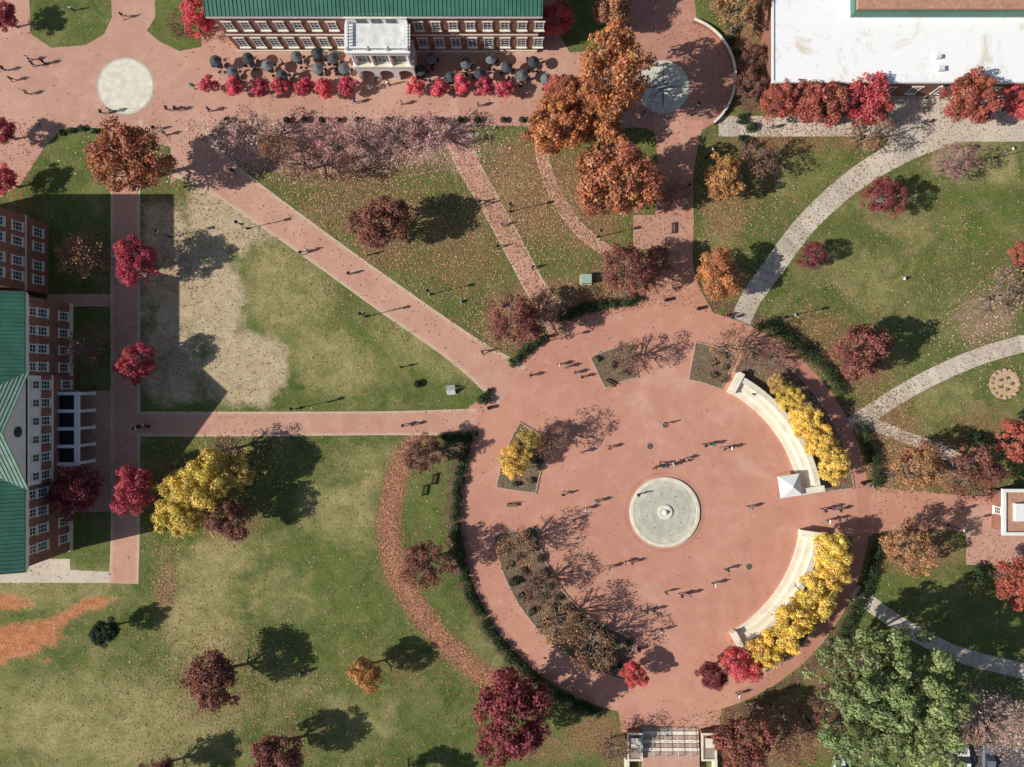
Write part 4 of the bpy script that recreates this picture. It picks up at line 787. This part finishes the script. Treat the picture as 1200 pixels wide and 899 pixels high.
def manhole(px,py,l):
    x,y=P(px,py); t=thing('manhole_cover',l,'manhole cover',(x,y,L4*6)); MB().lathe(0,0,[(.5,0),(.5,.02)],24).build('cover',M['iron'],t); MB().lathe(0,0,[(.56,0),(.56,.012),(.51,.012)],24,False).build('ring',M['kerb'],t)
manhole(780,498,'dark round manhole cover above the fountain, upper'); manhole(762,523,'dark round manhole cover above the fountain, lower left'); manhole(878,664,'dark round drain cover below right of the fountain'); manhole(689,672,'dark round drain cover beside the long curved bed')
x,y=P(925,569,1.8); t=thing('canopy_tent','white square pop-up canopy tent beside the seat wall','tent',(x,y,.02),.15)
q=MB(); a=1.75; q.add([(-a,-a,2.2),(a,-a,2.2),(a,a,2.2),(-a,a,2.2),(0,0,3.3),(-a,-a,1.95),(a,-a,1.95),(a,a,1.95),(-a,a,1.95)],[(0,1,4),(1,2,4),(2,3,4),(3,0,4),(0,5,6,1),(1,6,7,2),(2,7,8,3),(3,8,5,0)]); q.build('canopy',M['white'],t)
for sx in (-1,1):
    for sy in (-1,1): MB().tube((sx*1.68,sy*1.68,0),(sx*1.68,sy*1.68,2.2),.03,.03,6).build('leg',M['steel'],t)
x,y=P(528,457,1); t=thing('sign_board','small white A frame sign board on the lawn','sign board',(x,y,0),.1)
for s_ in (-1,1):
    q=MB(); q.add([(-.7,s_*.05,1.3),(.7,s_*.05,1.3),(.7,s_*.75,0),(-.7,s_*.75,0),(-.7,s_*.09,1.32),(.7,s_*.09,1.32),(.7,s_*.79,.02),(-.7,s_*.79,.02)],[(0,1,2,3),(7,6,5,4),(0,4,5,1),(1,5,6,2),(2,6,7,3),(3,7,4,0)]); q.build('panel',M['white'],t)
MB().bb(-.45,-.05,-.32,-.28,.75,1.0).build('dark_emblem',M['metal'],t)
x,y=P(490,450); t=thing('open_umbrella','open black umbrella lying low on the lawn near the sign','umbrella',(x,y,.02))
link('canopy',um_c,t,(0,0,-.95),None,.7,(.015,.015,.018)); MB().tube((0,0,.05),(0,0,.9),.02,.02,6).build('handle',M['metal'],t)
x,y=P(687,327,1); t=thing('utility_box','pale green metal utility cabinet on the leafy lawn','utility box',(x,y,0))
MB().bb(-.95,.95,-.85,.85,0,.12).build('pad',M['concp'],t); MB().bb(-.8,.8,-.7,.7,.123,1.4).build('cabinet',plain('pale_green_paint',(.26,.36,.26),.5),t); MB().bb(-.85,.85,-.75,.75,1.403,1.46).build('lid',plain('green_lid',(.33,.43,.33),.5),t); MB().box(0,-.72,.8,.2,.03,.1).build('handle',M['steel'],t)
def bench(px,py,rz,l):
    x,y=P(px,py); t=thing('park_bench',l,'bench',(x,y,.03),R(rz),'benches'); q=MB()
    for k in range(4): q.bb(-.9,.9,-.22+k*.12,-.13+k*.12,.43,.46)
    q.build('seat',M['wood'],t); q=MB()
    for k in range(3): q.bb(-.9,.9,.27,.3,.52+k*.13,.62+k*.13)
    q.build('backrest',M['wood'],t)
    for s_ in (-.75,.75): MB().bb(s_-.03,s_+.03,-.2,.32,0,.43).build('leg',M['metal'],t)
bench(600,592,0,'dark bench left of the fountain near the plaza edge'); bench(508,562,80,'dark bench on the grass beside the leaf drift'); bench(497,575,80,'second dark bench lower beside the leaf drift'); bench(788,268,90,'bench on the square landing of the north path'); bench(712,450,-30,'bench in front of the small top bed'); bench(735,745,-35,'bench at the lower end of the long bed')
bn=MB().lathe(0,0,[(.27,0),(.3,.9)],14).mesh('body',M['metal']); bl=MB().lathe(0,0,[(.32,.9),(.28,1.0),(.12,1.05)],14).mesh('lid',M['metal'])
for px,py,l in [(573,478,'at the end of the middle path'),(640,395,'at the junction hedge'),(780,352,'at the bottom of the north path'),(748,760,'at the lower end of the long bed'),(165,500,'at the west path crossing'),(818,362,'at the top of the plaza'),(660,92,'right of the terrace tables'),(1010,566,'beside the east path hedge')]:
    x,y=P(px,py); t=thing('litter_bin','round black litter bin %s'%l,'litter bin',(x,y,.03),0,'litter bins'); link('body',bn,t); link('lid',bl,t)
x,y=P(1177,450); t=thing('council_ring','tan circle ringed by brown stones on right lawn','stone circle',(x,y,.005))
MB().lathe(0,0,[(2.5,0),(2.45,.03)],40).build('sand_floor',M['sand'],t)
for k in range(16):
    a=k*pi/8; MB().box(2.3*cos(a),2.3*sin(a),.16,.45,.32,.3,a).build('stone',M['tan'] if k%2 else M['kerb'],t)
for k in range(5): MB().lathe(1.0*cos(k*1.25),1.0*sin(k*1.25),[(.22,.03),(.22,.35)],10).build('stump',M['wood'],t)
def loft(st,mat,name,parent=None):
    q=MB(); m=None
    for (y,pts) in st:
        m=len(pts); q.v+=[(x_,y,z_) for x_,z_ in pts]
    for i in range(len(st)-1):
        for j in range(m): q.f.append((i*m+j,i*m+(j+1)%m,(i+1)*m+(j+1)%m,(i+1)*m+j))
    q.f+= [tuple(range(m-1,-1,-1)),tuple(range((len(st)-1)*m,len(st)*m))]
    return q.mesh(name,mat,False)
def sec(w,z0,z1): return [(-w*.92,z0),(w*.92,z0),(w,z0+.12),(w,z1-.18),(w*.9,z1),(0,z1+.03),(-w*.9,z1),(-w,z1-.18),(-w,z0+.12)]
car_b=loft([(-2.3,sec(.72,.4,.72)),(-2.15,sec(.86,.3,.9)),(-1.3,sec(.91,.25,.97)),(.9,sec(.91,.25,.98)),(1.9,sec(.87,.27,.86)),(2.25,sec(.74,.35,.68))],M['obj'],'body')
def sc2(w0,w1,z1): return [(-w0,.95),(w0,.95),(w1,z1),(0,z1+.03),(-w1,z1)]
car_g=loft([(-1.75,sc2(.78,.7,1.0)),(-1.15,sc2(.82,.64,1.42)),(.05,sc2(.82,.64,1.45)),(1.0,sc2(.8,.72,1.0))],M['glass'],'windows'); car_r=MB().bb(-.62,.62,-1.12,.1,1.47,1.51).mesh('roof_panel',M['obj'])
ty=MB().tube((-.11,0,0),(.11,0,0),.33,.33,20).mesh('tyre',M['rubber']); ri=MB().tube((-.115,0,0),(.115,0,0),.2,.2,12).mesh('rim',M['steel']); hl=MB().bb(-.16,.16,-.05,.05,-.07,.07).mesh('headlight',M['lamp'])
for px,py,c,l in [(1131,893,(.8,.8,.8),'white car parked at the bottom edge, left one'),(1160,890,(.16,.17,.19),'dark grey car parked at the bottom edge, right one'),(985,904,(.7,.7,.7),'white car cut off at the bottom edge below the tall trees')]:
    x,y=P(px,py,1); t=thing('parked_car',l,'car',(x,y-.1,.02),0,'cars at the bottom edge'); link('body',car_b,t,color=c); link('windows',car_g,t); link('roof_panel',car_r,t,color=c)
    for sx in (-.82,.82):
        for sy in (-1.4,1.4): w=link('wheel',ty,t,(sx,sy,.33)); link('rim',ri,w)
        link('headlight',hl,t,(sx*.72,2.17,.62))
sheet('parking_asphalt',[(1105,874),(1260,874),(1260,1000),(1105,1000)],L4*2,plain('asphalt',(.09,.09,.092),.9,.2,2.),'dark asphalt strip of the parking area','asphalt')
# ------------------------------------------------------------ camera, light
cam=bpy.data.cameras.new('camera'); co=bpy.data.objects.new('camera',cam); C.objects.link(co); co.location=(0,0,H); co.rotation_euler=(0,0,0)
cam.sensor_fit='HORIZONTAL'; cam.sensor_width=36; cam.lens=18*H/(600*S); cam.clip_end=3000; cam.clip_start=1; scn.camera=co
el,az=R(34),R(13); d=Vector((-cos(az)*cos(el),-sin(az)*cos(el),sin(el)))
sl=bpy.data.lights.new('sun','SUN'); sl.energy=5.0; sl.angle=R(.53); sl.color=(1,.955,.87); so=bpy.data.objects.new('sun',sl); C.objects.link(so); so.rotation_euler=d.to_track_quat('Z','Y').to_euler(); so.location=(-60,-20,60)
w=bpy.data.worlds.new('World'); scn.world=w; w.use_nodes=True; nt=w.node_tree; bg=nt.nodes['Background']; sk=nt.nodes.new('ShaderNodeTexSky'); sk.sky_type='NISHITA'; sk.sun_disc=False; sk.sun_elevation=el; sk.sun_rotation=math.atan2(d.x,d.y); nt.links.new(sk.outputs[0],bg.inputs[0]); bg.inputs[1].default_value=.085
scn.view_settings.view_transform='Standard'; scn.view_settings.look='None'; scn.view_settings.exposure=0
